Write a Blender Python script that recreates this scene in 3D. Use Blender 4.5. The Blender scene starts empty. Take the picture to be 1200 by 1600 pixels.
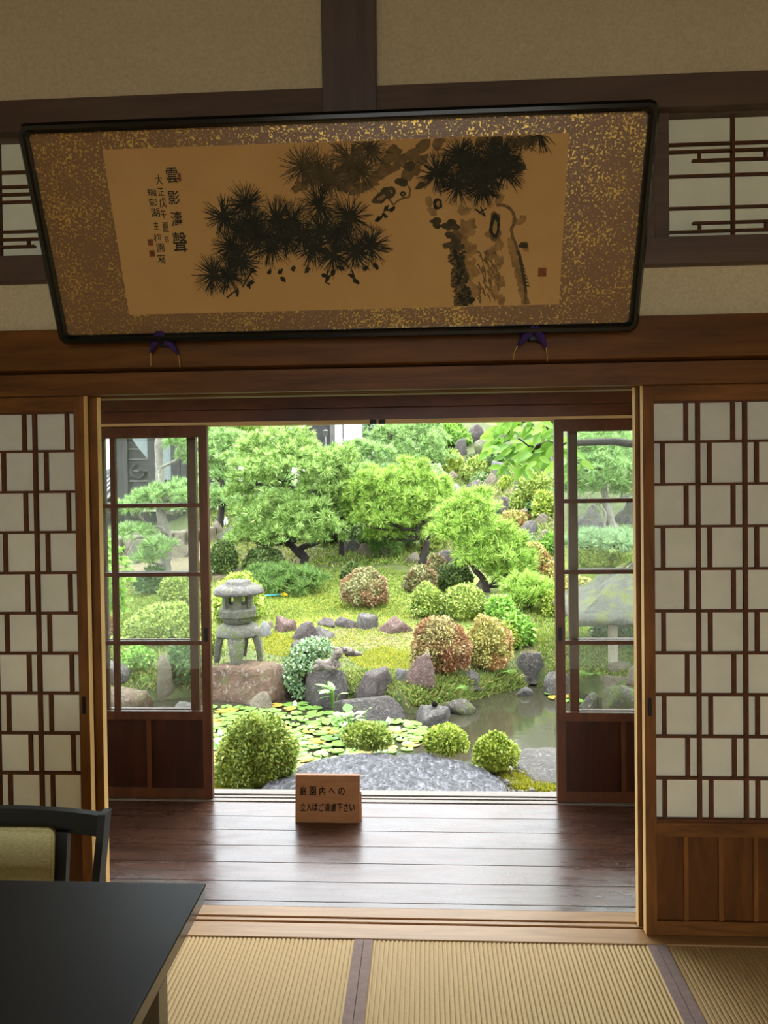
import bpy, bmesh, math, random
import numpy as np
from math import pi, sin, cos, tan, atan, sqrt, radians
from mathutils import Matrix, Vector, Euler

random.seed(7)
rng = np.random.default_rng(11)
SC = bpy.context.scene
COL = SC.collection

# ------------------------------------------------------------------ camera
CAM_H = 1.487
YAW, PITCH, ROLL = atan(64/1200), atan(21/1200), -0.0128
cam_data = bpy.data.cameras.new('camera')
cam_data.sensor_width = 36.0
cam_data.lens = 27.0
cam_data.shift_y = -35/1600
cam_data.clip_start = 0.05
cam_data.clip_end = 300
cam = bpy.data.objects.new('camera', cam_data)
COL.objects.link(cam)
RM = Matrix.Rotation(YAW, 3, 'Z') @ Matrix.Rotation(pi/2-PITCH, 3, 'X') @ Matrix.Rotation(ROLL, 3, 'Z')
cam.matrix_world = Matrix.Translation((0, 0, CAM_H)) @ RM.to_4x4()
SC.camera = cam

# ------------------------------------------------------------------ light
W = bpy.data.worlds.new('overcast_sky'); SC.world = W
W.use_nodes = True
wn = W.node_tree.nodes; wl = W.node_tree.links
bg = wn['Background']
bg.inputs['Color'].default_value = (0.88, 0.95, 1.0, 1)
bg.inputs['Strength'].default_value = 1.9
sun_data = bpy.data.lights.new('soft_sun', 'SUN')
sun_data.energy = 2.2
sun_data.angle = radians(70)
sun_data.color = (1.0, 0.97, 0.9)
sun = bpy.data.objects.new('soft_sun', sun_data); COL.objects.link(sun)
sun.rotation_euler = (radians(-22), radians(12), 0)
SC.view_settings.view_transform = 'Standard'
SC.view_settings.look = 'None'
SC.view_settings.gamma = 1
SC.view_settings.exposure = 2.1
SC.view_settings.use_curve_mapping = False
SC.cycles.max_bounces = 10
SC.cycles.diffuse_bounces = 6
SC.cycles.transparent_max_bounces = 24
SC.cycles.use_denoising = True

# ------------------------------------------------------------------ sight lines (photo pixel -> place)
def ray(px, py):
    d = RM @ Vector(((px-600)/1200, -(py-765)/1200, -1))
    return np.array(d)
def atY(px, py, Y):
    d = ray(px, py); return np.array([0, 0, CAM_H]) + d*(Y/d[1])
def atZ(px, py, z):
    d = ray(px, py); return np.array([0, 0, CAM_H]) + d*((z-CAM_H)/d[2])

# ------------------------------------------------------------------ terrain height
SH = np.array([(-9, 7.0), (-4, 7.1), (-3, 7.3), (-2.1, 7.6), (-1.34, 7.5), (-.75, 7.25), (-.14, 7.0), (.2, 7.15), (.47, 7.5), (1.1, 8.0), (1.5, 7.75), (2.0, 7.2), (2.6, 6.6), (3.4, 5.8), (9, 5.6)])
PR = np.array([(8.0, -.47), (8.6, -.41), (9.4, -.34), (11, -.2), (13, .1), (15, .6), (18, 1.5), (22, 2.9), (27, 5.2), (33, 8.0), (60, 15)])
WATER = -.72
def smooth(a, b, x):
    t = np.clip((x-a)/(b-a), 0, 1); return t*t*(3-2*t)
def ground(X, Y):
    X = np.asarray(X, float); Y = np.asarray(Y, float)
    ys = np.interp(X, SH[:, 0], SH[:, 1])
    prof = np.interp(Y, PR[:, 0], PR[:, 1])
    u = X/np.maximum(Y, .1)
    bump = smooth(.06, .19, u)*np.interp(Y, [9, 11, 13, 16, 20, 30], [0, .12, .75, 1.6, 2.4, 3])
    hill = prof+bump
    hill = hill - .12*smooth(.5, 0, Y-ys)*1.0
    k_ = smooth(.0, -.08, u); hill = hill*(1-k_)+np.minimum(hill, .95+.02*(Y-15))*k_
    lawn_l = smooth(-.27, -.36, u)*np.interp(Y, [10, 14, 18, 24], [0, .1, .7, 1.2])
    hill = hill - lawn_l
    near = -.42 - .63*smooth(5.0, 5.45, Y)
    t = smooth(ys-.12, ys+.22, Y)
    z = near*(1-t)+hill*t
    z = np.where((Y > 5.5) & (t <= 0), -1.05, z)
    z = z + .03*np.sin(X*2.1+Y*1.3)*smooth(7.5, 9, Y)+.02*np.sin(X*5.3-Y*3.7)*smooth(7.5, 9, Y)
    return z
def G(px, py, floor=None):
    """first hit of the sight line with the garden ground (or the water)"""
    d = ray(px, py); Ys = np.arange(3.7, 45, .01)
    P = np.array([0, 0, CAM_H])[None] + d[None]*(Ys/d[1])[:, None]
    g = ground(P[:, 0], Ys)
    g = np.maximum(g, WATER)
    hit = P[:, 2] <= g
    return P[int(np.argmax(hit))] if hit.any() else atY(px, py, 19.0)
def gz(x, y):
    return float(ground(x, y))

# ------------------------------------------------------------------ materials
def lin(c):
    return tuple(((v/255)/12.92 if v/255 <= .04045 else ((v/255+.055)/1.055)**2.4) for v in c)
def c4(c): return (*lin(c), 1)
MATS = {}
def newmat(name):
    m = bpy.data.materials.new(name); m.use_nodes = True
    nt = m.node_tree; MATS[name] = m
    return m, nt, nt.nodes, nt.links, nt.nodes['Principled BSDF']
def ramp(nt, stops):
    r = nt.nodes.new('ShaderNodeValToRGB'); e = r.color_ramp.elements
    while len(e) < len(stops): e.new(.5)
    for i, (p, c) in enumerate(stops):
        e[i].position = p; e[i].color = c4(c) if len(c) == 3 else c
    return r
def noise(nt, scale, detail=4, rough=.55, vec=None, dist=0):
    n = nt.nodes.new('ShaderNodeTexNoise'); n.inputs['Scale'].default_value = scale
    n.inputs['Detail'].default_value = detail; n.inputs['Roughness'].default_value = rough
    n.inputs['Distortion'].default_value = dist
    if vec is not None: nt.links.new(vec, n.inputs['Vector'])
    return n
def coords(nt, scale=(1, 1, 1), kind='Object'):
    t = nt.nodes.new('ShaderNodeTexCoord'); mp = nt.nodes.new('ShaderNodeMapping')
    mp.inputs['Scale'].default_value = scale
    nt.links.new(t.outputs[kind], mp.inputs['Vector'])
    return mp.outputs['Vector']
def bump(nt, h, strength=.3, dist=.01):
    b = nt.nodes.new('ShaderNodeBump'); b.inputs['Strength'].default_value = strength
    b.inputs['Distance'].default_value = dist
    nt.links.new(h, b.inputs['Height']); return b.outputs['Normal']
def wood(name, a, b, scale=(6, 6, 60), rough=.5, bmp=.15, spec=.4, sc=1.0, coat=0):
    m, nt, n, l, p = newmat(name)
    v = coords(nt, scale); nz = noise(nt, sc, 6, .6, v, .6)
    r = ramp(nt, [(.3, a), (.7, b)])
    l.new(nz.outputs['Fac'], r.inputs['Fac']); l.new(r.outputs['Color'], p.inputs['Base Color'])
    p.inputs['Roughness'].default_value = rough; p.inputs['Specular IOR Level'].default_value = spec
    if coat: p.inputs['Coat Weight'].default_value = coat; p.inputs['Coat Roughness'].default_value = .12
    l.new(bump(nt, nz.outputs['Fac'], bmp, .003), p.inputs['Normal'])
    return m
def plain(name, c, rough=.6, spec=.4, metal=0, var=.08, scale=30):
    m, nt, n, l, p = newmat(name)
    nz = noise(nt, scale, 4, .6, coords(nt))
    lo = tuple(max(0, v*(1-var)) for v in c); hi = tuple(min(255, v*(1+var)) for v in c)
    r = ramp(nt, [(.35, lo), (.65, hi)])
    l.new(nz.outputs['Fac'], r.inputs['Fac']); l.new(r.outputs['Color'], p.inputs['Base Color'])
    p.inputs['Roughness'].default_value = rough; p.inputs['Specular IOR Level'].default_value = spec
    p.inputs['Metallic'].default_value = metal
    return m
def leafmat(name, cols, transl=.35, rough=.45, patch=None, pscale=2.5):
    """leaf colours vary leaf by leaf; patch = (colour, amount) for reddish new growth in clumps"""
    m, nt, n, l, p = newmat(name)
    soft = lambda c: tuple(v*.84+.16*(.3*c[0]+.59*c[1]+.11*c[2]) for v in c)
    cols = [soft(c) for c in cols]
    g = n.new('ShaderNodeNewGeometry')
    k = len(cols); r = ramp(nt, [(i/max(1, k-1), c) for i, c in enumerate(cols)])
    l.new(g.outputs['Random Per Island'], r.inputs['Fac'])
    col = r.outputs['Color']
    if patch:
        nz = noise(nt, pscale, 3, .6, coords(nt))
        rp = ramp(nt, [(.5-.12*patch[1], (0, 0, 0)), (.62-.12*patch[1], (255, 255, 255))])
        l.new(nz.outputs['Fac'], rp.inputs['Fac'])
        mul = n.new('ShaderNodeMath'); mul.operation = 'MULTIPLY'
        l.new(rp.outputs['Color'], mul.inputs[0]); mul.inputs[1].default_value = .75
        mx = n.new('ShaderNodeMix'); mx.data_type = 'RGBA'
        l.new(mul.outputs[0], mx.inputs['Factor']); l.new(col, mx.inputs['A'])
        mx.inputs['B'].default_value = c4(patch[0]); col = mx.outputs['Result']
    l.new(col, p.inputs['Base Color'])
    p.inputs['Roughness'].default_value = rough; p.inputs['Specular IOR Level'].default_value = .35
    t = n.new('ShaderNodeBsdfTranslucent'); l.new(col, t.inputs['Color'])
    mix = n.new('ShaderNodeMixShader'); mix.inputs['Fac'].default_value = transl
    l.new(p.outputs['BSDF'], mix.inputs[1]); l.new(t.outputs['BSDF'], mix.inputs[2])
    l.new(mix.outputs['Shader'], n['Material Output'].inputs['Surface'])
    return m
def rockmat(name, cols, moss=0.0, mosscol=(84, 92, 30), rough=.5, scale=8, lichen=.45, k=.64):
    m, nt, n, l, p = newmat(name)
    cols = [tuple(v*k for v in c) for c in cols]
    v = coords(nt)
    nz = noise(nt, scale, 9, .7, v, 1.2)
    r = ramp(nt, [(.25, tuple(x*.45 for x in cols[0])), (.38, cols[0]), (.55, cols[1]), (.75, cols[2])])
    l.new(nz.outputs['Fac'], r.inputs['Fac']); col = r.outputs['Color']
    n2 = noise(nt, scale*4.5, 7, .75, v, .4)
    rl = ramp(nt, [(.54, (0, 0, 0)), (.64, (255, 255, 255))]); l.new(n2.outputs['Fac'], rl.inputs['Fac'])
    mu = n.new('ShaderNodeMath'); mu.operation = 'MULTIPLY'; l.new(rl.outputs['Color'], mu.inputs[0]); mu.inputs[1].default_value = lichen
    mx = n.new('ShaderNodeMix'); mx.data_type = 'RGBA'; l.new(mu.outputs[0], mx.inputs['Factor'])
    l.new(col, mx.inputs['A']); mx.inputs['B'].default_value = c4((205, 198, 186)); col = mx.outputs['Result']
    if moss > 0:
        n3 = noise(nt, scale*.9, 6, .75, v)
        rm = ramp(nt, [(.62-.3*moss, (0, 0, 0)), (.70-.3*moss, (255, 255, 255))]); l.new(n3.outputs['Fac'], rm.inputs['Fac'])
        m2 = n.new('ShaderNodeMix'); m2.data_type = 'RGBA'; l.new(rm.outputs['Color'], m2.inputs['Factor'])
        l.new(col, m2.inputs['A']); m2.inputs['B'].default_value = c4(mosscol); col = m2.outputs['Result']
    l.new(col, p.inputs['Base Color']); p.inputs['Roughness'].default_value = rough; p.inputs['Specular IOR Level'].default_value = .45
    ad = n.new('ShaderNodeMath'); ad.operation = 'ADD'; l.new(nz.outputs['Fac'], ad.inputs[0]); l.new(n2.outputs['Fac'], ad.inputs[1])
    l.new(bump(nt, ad.outputs[0], 1.0, .05), p.inputs['Normal'])
    return m

wood('frame_wood', (84, 50, 16), (132, 82, 32), (8, 8, 1.2), .6, .12, .18, 3)
wood('frame_wood_level', (84, 50, 16), (132, 82, 32), (1.2, 8, 8), .6, .12, .18, 3)
wood('stile_edge_wood', (205, 165, 100), (232, 196, 130), (8, 8, 1.2), .55, .1, .3, 3)
wood('lattice_wood', (74, 42, 16), (98, 56, 24), (10, 10, 10), .6, .1, .18, 2)
wood('panel_wood', (68, 37, 8), (104, 60, 18), (6, 6, 1.0), .6, .12, .18, 3)
wood('beam_wood', (78, 45, 12), (116, 70, 22), (.9, 9, 9), .5, .1, .2, 2.5)
wood('dark_beam', (78, 58, 44), (104, 80, 60), (.9, 9, 9), .5, .1, .3, 2.5)
wood('dark_post', (84, 68, 58), (102, 84, 72), (9, 9, .9), .5, .1, .3, 2.5)
wood('groove_wood', (175, 140, 90), (205, 170, 118), (.8, 9, 9), .5, .08, .3, 3)
wood('lintel_wood', (56, 27, 12), (98, 50, 22), (2.2, 6, 6), .4, .1, .4, 1.5)
wood('glass_door_wood', (68, 36, 18), (98, 54, 26), (7, 7, 1.4), .45, .1, .35, 3)
wood('glass_door_panel', (38, 15, 6), (64, 28, 10), (7, 7, 1.0), .4, .1, .35, 3)
wood('sill_wood', (104, 96, 88), (124, 115, 106), (1, 9, 9), .5, .1, .4, 3)
wood('threshold_wood', (146, 108, 66), (184, 144, 94), (1.0, 9, 9), .45, .12, .35, 2.2)
wood('sign_wood', (138, 86, 42), (162, 108, 58), (1.2, 8, 8), .5, .1, .3, 3)
plain('black_gap', (14, 9, 6), .8, .1)
plain('cast_iron', (18, 16, 15), .45, .4, .3)
plain('ink', (16, 16, 14), .9, .05)
plain('picture_rail_fabric', (62, 44, 92), .9, .1)
plain('gold_cord', (190, 160, 80), .7, .2)
plain('cloth_border', (146, 126, 118), .85, .15, 0, .05, 60)
m, nt, n, l, p = newmat('plaster')
nz = noise(nt, 90, 5, .7, coords(nt)); r = ramp(nt, [(.35, (196, 174, 130)), (.65, (212, 190, 146))])
l.new(nz.outputs['Fac'], r.inputs['Fac']); l.new(r.outputs['Color'], p.inputs['Base Color'])
p.inputs['Roughness'].default_value = .9; p.inputs['Specular IOR Level'].default_value = .1
l.new(bump(nt, nz.outputs['Fac'], .2, .004), p.inputs['Normal'])
# shoji paper: lets daylight through
m, nt, n, l, p = newmat('paper')
nz = noise(nt, 14, 5, .6, coords(nt)); r = ramp(nt, [(.3, (238, 232, 212)), (.7, (246, 240, 222))])
l.new(nz.outputs['Fac'], r.inputs['Fac'])
d = n.new('ShaderNodeBsdfDiffuse'); t = n.new('ShaderNodeBsdfTranslucent'); mx = n.new('ShaderNodeMixShader')
l.new(r.outputs['Color'], d.inputs['Color']); l.new(r.outputs['Color'], t.inputs['Color'])
mx.inputs['Fac'].default_value = .5
l.new(d.outputs[0], mx.inputs[1]); l.new(t.outputs[0], mx.inputs[2]); l.new(mx.outputs[0], n['Material Output'].inputs['Surface'])
# window glass, slightly reflective
def glassmat(name, veil, tint=(1, 1, 1, 1)):
    m, nt, n, l, p = newmat(name)
    tr = n.new('ShaderNodeBsdfTransparent'); tr.inputs['Color'].default_value = tint
    gl = n.new('ShaderNodeBsdfGlossy'); gl.inputs['Roughness'].default_value = .02
    fr = n.new('ShaderNodeFresnel'); fr.inputs['IOR'].default_value = 1.5
    mx = n.new('ShaderNodeMixShader'); l.new(fr.outputs[0], mx.inputs[0])
    l.new(tr.outputs[0], mx.inputs[1]); l.new(gl.outputs[0], mx.inputs[2])
    df = n.new('ShaderNodeBsdfTranslucent'); df.inputs['Color'].default_value = (.9, .93, .92, 1)
    m2 = n.new('ShaderNodeMixShader'); m2.inputs[0].default_value = veil
    l.new(mx.outputs[0], m2.inputs[1]); l.new(df.outputs[0], m2.inputs[2])
    l.new(m2.outputs[0], n['Material Output'].inputs['Surface'])
glassmat('glass', .004, (.95, .97, .96, 1))
glassmat('frosted_glass', .6)
# veranda boards, polished, dark
m, nt, n, l, p = newmat('veranda_board')
v = coords(nt, (1.2, 14, 14)); nz = noise(nt, 3, 7, .65, v, .8)
r = ramp(nt, [(.3, (54, 34, 26)), (.7, (90, 60, 47))]); l.new(nz.outputs['Fac'], r.inputs['Fac'])
g = n.new('ShaderNodeNewGeometry')
hs = n.new('ShaderNodeHueSaturation'); l.new(r.outputs['Color'], hs.inputs['Color'])
mr = n.new('ShaderNodeMapRange'); l.new(g.outputs['Random Per Island'], mr.inputs['Value']); mr.inputs['To Min'].default_value = .8; mr.inputs['To Max'].default_value = 1.25
l.new(mr.outputs[0], hs.inputs['Value']); l.new(hs.outputs[0], p.inputs['Base Color'])
n2 = noise(nt, 2.2, 5, .6, coords(nt, (2, 8, 8))); rr = n.new('ShaderNodeMapRange'); l.new(n2.outputs['Fac'], rr.inputs['Value'])
rr.inputs['From Min'].default_value = .3; rr.inputs['From Max'].default_value = .7; rr.inputs['To Min'].default_value = .2; rr.inputs['To Max'].default_value = .36
l.new(rr.outputs[0], p.inputs['Roughness']); p.inputs['Specular IOR Level'].default_value = .48
p.inputs['Coat Weight'].default_value = .02; p.inputs['Coat Roughness'].default_value = .18
l.new(bump(nt, nz.outputs['Fac'], .08, .003), p.inputs['Normal'])
# tatami
m, nt, n, l, p = newmat('tatami_weave')
v = coords(nt, (70.9, 1, 1)); sx = n.new('ShaderNodeSeparateXYZ'); l.new(v, sx.inputs[0])
fr = n.new('ShaderNodeMath'); fr.operation = 'FRACT'; l.new(sx.outputs['X'], fr.inputs[0])
nz = noise(nt, 3.5, 6, .75, coords(nt, (20, 90, 5)))
r = ramp(nt, [(.25, (176, 146, 92)), (.75, (214, 184, 126))]); l.new(nz.outputs['Fac'], r.inputs['Fac'])
rc = ramp(nt, [(0, (150, 112, 70)), (.14, (255, 255, 255)), (.86, (255, 255, 255)), (1, (150, 112, 70))]); l.new(fr.outputs[0], rc.inputs['Fac'])
mu = n.new('ShaderNodeMix'); mu.data_type = 'RGBA'; mu.blend_type = 'MULTIPLY'; mu.inputs['Factor'].default_value = .8
l.new(r.outputs['Color'], mu.inputs['A']); l.new(rc.outputs['Color'], mu.inputs['B'])
l.new(mu.outputs['Result'], p.inputs['Base Color']); p.inputs['Roughness'].default_value = .6; p.inputs['Specular IOR Level'].default_value = .25
l.new(bump(nt, nz.outputs['Fac'], .2, .002), p.inputs['Normal'])
# table and chair
m, nt, n, l, p = newmat('black_lacquer'); p.inputs['Base Color'].default_value = c4((26, 25, 20)); p.inputs['Roughness'].default_value = .5; p.inputs['Specular IOR Level'].default_value = .45
nz = noise(nt, 4, 5, .6, coords(nt, (3, 40, 40))); l.new(bump(nt, nz.outputs['Fac'], .04, .002), p.inputs['Normal'])
m, nt, n, l, p = newmat('glossy_edge'); p.inputs['Base Color'].default_value = c4((62, 48, 34)); p.inputs['Roughness'].default_value = .08; p.inputs['Specular IOR Level'].default_value = .7
m, nt, n, l, p = newmat('olive_fabric')
v = coords(nt, (60, 60, 200)); nz = noise(nt, 2, 5, .8, v); r = ramp(nt, [(.3, (176, 166, 108)), (.7, (224, 214, 156))])
l.new(nz.outputs['Fac'], r.inputs['Fac']); l.new(r.outputs['Color'], p.inputs['Base Color']); p.inputs['Roughness'].default_value = .95
l.new(bump(nt, nz.outputs['Fac'], .4, .003), p.inputs['Normal'])
# picture
m, nt, n, l, p = newmat('picture_frame_lacquer'); p.inputs['Base Color'].default_value = c4((14, 20, 18)); p.inputs['Roughness'].default_value = .18; p.inputs['Specular IOR Level'].default_value = .6
m, nt, n, l, p = newmat('silk_paper')
nz = noise(nt, 3, 5, .6, coords(nt)); r = ramp(nt, [(.3, (184, 138, 78)), (.7, (196, 152, 90))]); l.new(nz.outputs['Fac'], r.inputs['Fac'])
l.new(r.outputs['Color'], p.inputs['Base Color']); p.inputs['Roughness'].default_value = .75; p.inputs['Specular IOR Level'].default_value = .2
m, nt, n, l, p = newmat('gold_flecked_mount')
v = coords(nt); n1 = noise(nt, 150, 3, .6, v); n2 = noise(nt, 9, 3, .5, v)
ad = n.new('ShaderNodeMath'); ad.operation = 'MULTIPLY_ADD'; l.new(n2.outputs['Fac'], ad.inputs[0]); ad.inputs[1].default_value = .28; l.new(n1.outputs['Fac'], ad.inputs[2])
rf = ramp(nt, [(.70, (0, 0, 0)), (.74, (255, 255, 255))]); l.new(ad.outputs[0], rf.inputs['Fac'])
mx = n.new('ShaderNodeMix'); mx.data_type = 'RGBA'; l.new(rf.outputs['Color'], mx.inputs['Factor']); mx.inputs['A'].default_value = c4((128, 92, 56)); mx.inputs['B'].default_value = c4((214, 178, 92))
l.new(mx.outputs['Result'], p.inputs['Base Color'])
mm = n.new('ShaderNodeMath'); mm.operation = 'MULTIPLY'; l.new(rf.outputs['Color'], mm.inputs[0]); mm.inputs[1].default_value = .9; l.new(mm.outputs[0], p.inputs['Metallic'])
p.inputs['Roughness'].default_value = .3
l.new(bump(nt, n1.outputs['Fac'], .35, .002), p.inputs['Normal'])
for nm, c in (('ink_dark', (50, 48, 37)), ('ink_mid', (78, 66, 44)), ('ink_wash', (112, 88, 54)), ('ink_pale', (146, 112, 66)), ('seal_red', (124, 72, 40))):
    plain(nm, c, .85, .08, 0, .12, 40)
# garden
leafmat('needles_bright', [(66, 98, 34), (108, 148, 54), (150, 188, 84), (190, 212, 122)], .3)
leafmat('needles_lime', [(71, 111, 27), (115, 159, 44), (156, 192, 67), (194, 217, 102)], .3)
leafmat('needles_blue', [(76, 114, 48), (114, 158, 74), (152, 190, 102), (188, 214, 138)], .3)
leafmat('needles_pale', [(102, 134, 84), (131, 165, 109), (167, 194, 140)], .3)
leafmat('needles_low', [(63, 98, 38), (92, 129, 50), (129, 161, 75)], .3)
leafmat('azalea_olive', [(71, 77, 38), (115, 117, 63), (154, 152, 94), (186, 177, 123)], .25, patch=((140, 98, 71), .5), pscale=3)
leafmat('azalea_dark', [(50, 71, 30), (79, 102, 42), (117, 138, 63)], .25)
leafmat('azalea_yellow', [(74, 98, 28), (118, 144, 48), (158, 178, 70), (194, 206, 100)], .3)
leafmat('azalea_lime', [(84, 114, 26), (134, 160, 44), (174, 192, 66), (202, 212, 98)], .3)
leafmat('azalea_red', [(70, 66, 30), (126, 114, 58), (174, 158, 92), (206, 192, 124)], .25, patch=((136, 82, 57), .75), pscale=2.6)
leafmat('azalea_mix', [(84, 90, 36), (142, 142, 61), (188, 179, 86), (215, 204, 119)], .25, patch=((167, 113, 79), .35), pscale=3)
leafmat('broad_green', [(62, 104, 24), (100, 152, 40), (138, 188, 62), (168, 208, 92)], .3)
leafmat('broad_bright', [(84, 136, 30), (118, 170, 44), (150, 192, 66)], .4)
leafmat('broad_dark', [(42, 71, 34), (71, 109, 48), (107, 144, 75)], .3)
leafmat('broad_pale', [(102, 136, 73), (138, 169, 98), (173, 198, 134)], .35)
leafmat('juniper_leaf', [(52, 88, 46), (88, 129, 73), (136, 169, 115), (188, 206, 169)], .25)
leafmat('fern_leaf', [(79, 127, 36), (119, 169, 55), (154, 194, 84)], .4)
leafmat('grass_blade', [(62, 92, 24), (100, 132, 34), (136, 156, 46), (162, 164, 68)], .3)
leafmat('moss_blade', [(117, 125, 23), (154, 156, 32), (179, 173, 44)], .3)
leafmat('bank_blade', [(71, 98, 36), (111, 140, 52), (150, 165, 75), (173, 163, 94)], .3)
leafmat('pad_green', [(78, 120, 40), (100, 142, 54), (128, 164, 78)], .2, .22)
leafmat('pad_yellow', [(160, 146, 44), (166, 132, 44), (150, 152, 56)], .2, .25)
leafmat('water_leaf', [(98, 150, 65), (138, 183, 102), (175, 206, 138)], .35, .25)
plain('bud_white', (236, 228, 208), .6)
rockmat('rock_purple', [(98, 84, 84), (138, 120, 116), (168, 150, 142)], 0, lichen=.2, rough=.4)
rockmat('rock_grey', [(104, 98, 92), (146, 138, 130), (180, 172, 162)], 0, lichen=.35)
rockmat('rock_wet', [(84, 74, 74), (124, 112, 110), (160, 150, 148)], .22, (74, 80, 32), lichen=.3, rough=.32)
rockmat('rock_mossy', [(96, 90, 78), (132, 122, 106), (166, 154, 136)], .55, (84, 92, 36))
rockmat('rock_red', [(136, 96, 84), (170, 126, 112), (188, 160, 148)], 0, lichen=.3)
rockmat('rock_brown', [(126, 88, 58), (164, 126, 92), (190, 164, 134)], .22, (88, 94, 38), lichen=.35, scale=4)
rockmat('rock_pale', [(168, 150, 120), (202, 184, 152), (222, 210, 186)], 0, lichen=.2)
rockmat('rock_white', [(180, 178, 174), (214, 212, 208), (236, 234, 232)], 0, lichen=.1)
rockmat('lantern_stone', [(126, 122, 104), (160, 158, 136), (188, 184, 166)], .35, (92, 102, 48), lichen=.3, scale=6, k=.62)
rockmat('lantern_roof_stone', [(110, 104, 96), (152, 146, 136), (196, 190, 180)], .25, (100, 102, 46), lichen=.45, scale=9, k=.62)
# big flat entrance stone: split slate-like surface, wet
m, nt, n, l, p = newmat('slab_stone')
v = coords(nt, (3.0, 1.3, 1)); w = n.new('ShaderNodeTexVoronoi'); w.inputs['Scale'].default_value = 14
n0 = noise(nt, 3, 6, .7, v); vm = n.new('ShaderNodeMix'); vm.data_type = 'VECTOR'; vm.inputs['Factor'].default_value = .25
l.new(v, vm.inputs['A']); l.new(n0.outputs['Color'], vm.inputs['B']); l.new(vm.outputs['Result'], w.inputs['Vector'])
n1 = noise(nt, 12, 8, .75, v)
r = ramp(nt, [(.3, (52, 52, 54)), (.45, (108, 108, 113)), (.72, (160, 159, 167))]); l.new(n1.outputs['Fac'], r.inputs['Fac'])
vc = n.new('ShaderNodeTexVoronoi'); vc.inputs['Scale'].default_value = 30; l.new(vm.outputs['Result'], vc.inputs['Vector'])
cs = n.new('ShaderNodeSeparateColor'); l.new(vc.outputs['Color'], cs.inputs[0])
cr = ramp(nt, [(.0, (70, 70, 74)), (.45, (150, 150, 156)), (.8, (196, 196, 206)), (1, (255, 255, 255))]); l.new(cs.outputs[0], cr.inputs['Fac'])
cm = n.new('ShaderNodeMix'); cm.data_type = 'RGBA'; cm.blend_type = 'OVERLAY'; cm.inputs['Factor'].default_value = .75; l.new(r.outputs['Color'], cm.inputs['A']); l.new(cr.outputs['Color'], cm.inputs['B'])
ns = noise(nt, 2.4, 3, .5, coords(nt)); rs = ramp(nt, [(.66, (0, 0, 0)), (.70, (255, 255, 255))]); l.new(ns.outputs['Fac'], rs.inputs['Fac'])
cm2 = n.new('ShaderNodeMix'); cm2.data_type = 'RGBA'; l.new(rs.outputs['Color'], cm2.inputs['Factor']); l.new(cm.outputs['Result'], cm2.inputs['A']); cm2.inputs['B'].default_value = c4((92, 92, 58))
l.new(cm2.outputs['Result'], p.inputs['Base Color']); p.inputs['Roughness'].default_value = .32; p.inputs['Specular IOR Level'].default_value = .6
ad = n.new('ShaderNodeMath'); ad.operation = 'ADD'; l.new(w.outputs['Distance'], ad.inputs[0]); l.new(n1.outputs['Fac'], ad.inputs[1])
l.new(bump(nt, ad.outputs[0], 1.0, .06), p.inputs['Normal'])
# ground
m, nt, n, l, p = newmat('garden_soil')
v = coords(nt); n1 = noise(nt, .8, 6, .65, v); n2 = noise(nt, 9, 6, .7, v)
r1a = ramp(nt, [(.3, (70, 90, 32)), (.5, (104, 118, 42)), (.68, (136, 136, 56))]); l.new(n2.outputs['Fac'], r1a.inputs['Fac'])
r1b = ramp(nt, [(.3, (40, 52, 22)), (.5, (64, 74, 32)), (.7, (88, 82, 50))]); l.new(n2.outputs['Fac'], r1b.inputs['Fac'])
al = n.new('ShaderNodeAttribute'); al.attribute_name = 'lush'
r1m = n.new('ShaderNodeMix'); r1m.data_type = 'RGBA'; l.new(al.outputs['Fac'], r1m.inputs['Factor']); l.new(r1b.outputs['Color'], r1m.inputs['A']); l.new(r1a.outputs['Color'], r1m.inputs['B'])
r2 = ramp(nt, [(.3, (70, 62, 44)), (.7, (116, 102, 76))]); l.new(n2.outputs['Fac'], r2.inputs['Fac'])
at = n.new('ShaderNodeAttribute'); at.attribute_name = 'bare'
ad = n.new('ShaderNodeMath'); ad.operation = 'MULTIPLY_ADD'; l.new(n2.outputs['Fac'], ad.inputs[0]); ad.inputs[1].default_value = 1.2; l.new(at.outputs['Fac'], ad.inputs[2])
rm = ramp(nt, [(.85, (0, 0, 0)), (1.0, (255, 255, 255))]); 
mr = n.new('ShaderNodeMapRange'); l.new(ad.outputs[0], mr.inputs['Value']); mr.inputs['From Min'].default_value = .85; mr.inputs['From Max'].default_value = 1.15
mx = n.new('ShaderNodeMix'); mx.data_type = 'RGBA'; l.new(mr.outputs[0], mx.inputs['Factor']); l.new(r1m.outputs['Result'], mx.inputs['A']); l.new(r2.outputs['Color'], mx.inputs['B'])
l.new(mx.outputs['Result'], p.inputs['Base Color']); p.inputs['Roughness'].default_value = .9
l.new(bump(nt, n2.outputs['Fac'], .6, .03), p.inputs['Normal'])
m, nt, n, l, p = newmat('pond_water'); p.inputs['Base Color'].default_value = c4((44, 43, 32)); p.inputs['Roughness'].default_value = .07; p.inputs['Specular IOR Level'].default_value = .5
nz = noise(nt, 9, 4, .6, coords(nt)); l.new(bump(nt, nz.outputs['Fac'], .06, .02), p.inputs['Normal'])
rockmat('gravel_stone', [(150, 144, 134), (190, 184, 174), (222, 216, 206)], 0, scale=3, k=.62)
rockmat('driftwood', [(96, 86, 78), (140, 128, 116), (172, 160, 148)], 0, scale=9, lichen=.15, k=1.05)
m, nt, n, l, p = newmat('bark')
v = coords(nt, (14, 14, 5)); nz = noise(nt, 2.2, 7, .7, v, 1.2); r = ramp(nt, [(.3, (24, 19, 16)), (.55, (48, 39, 34)), (.75, (80, 70, 62))]); l.new(nz.outputs['Fac'], r.inputs['Fac'])
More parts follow.
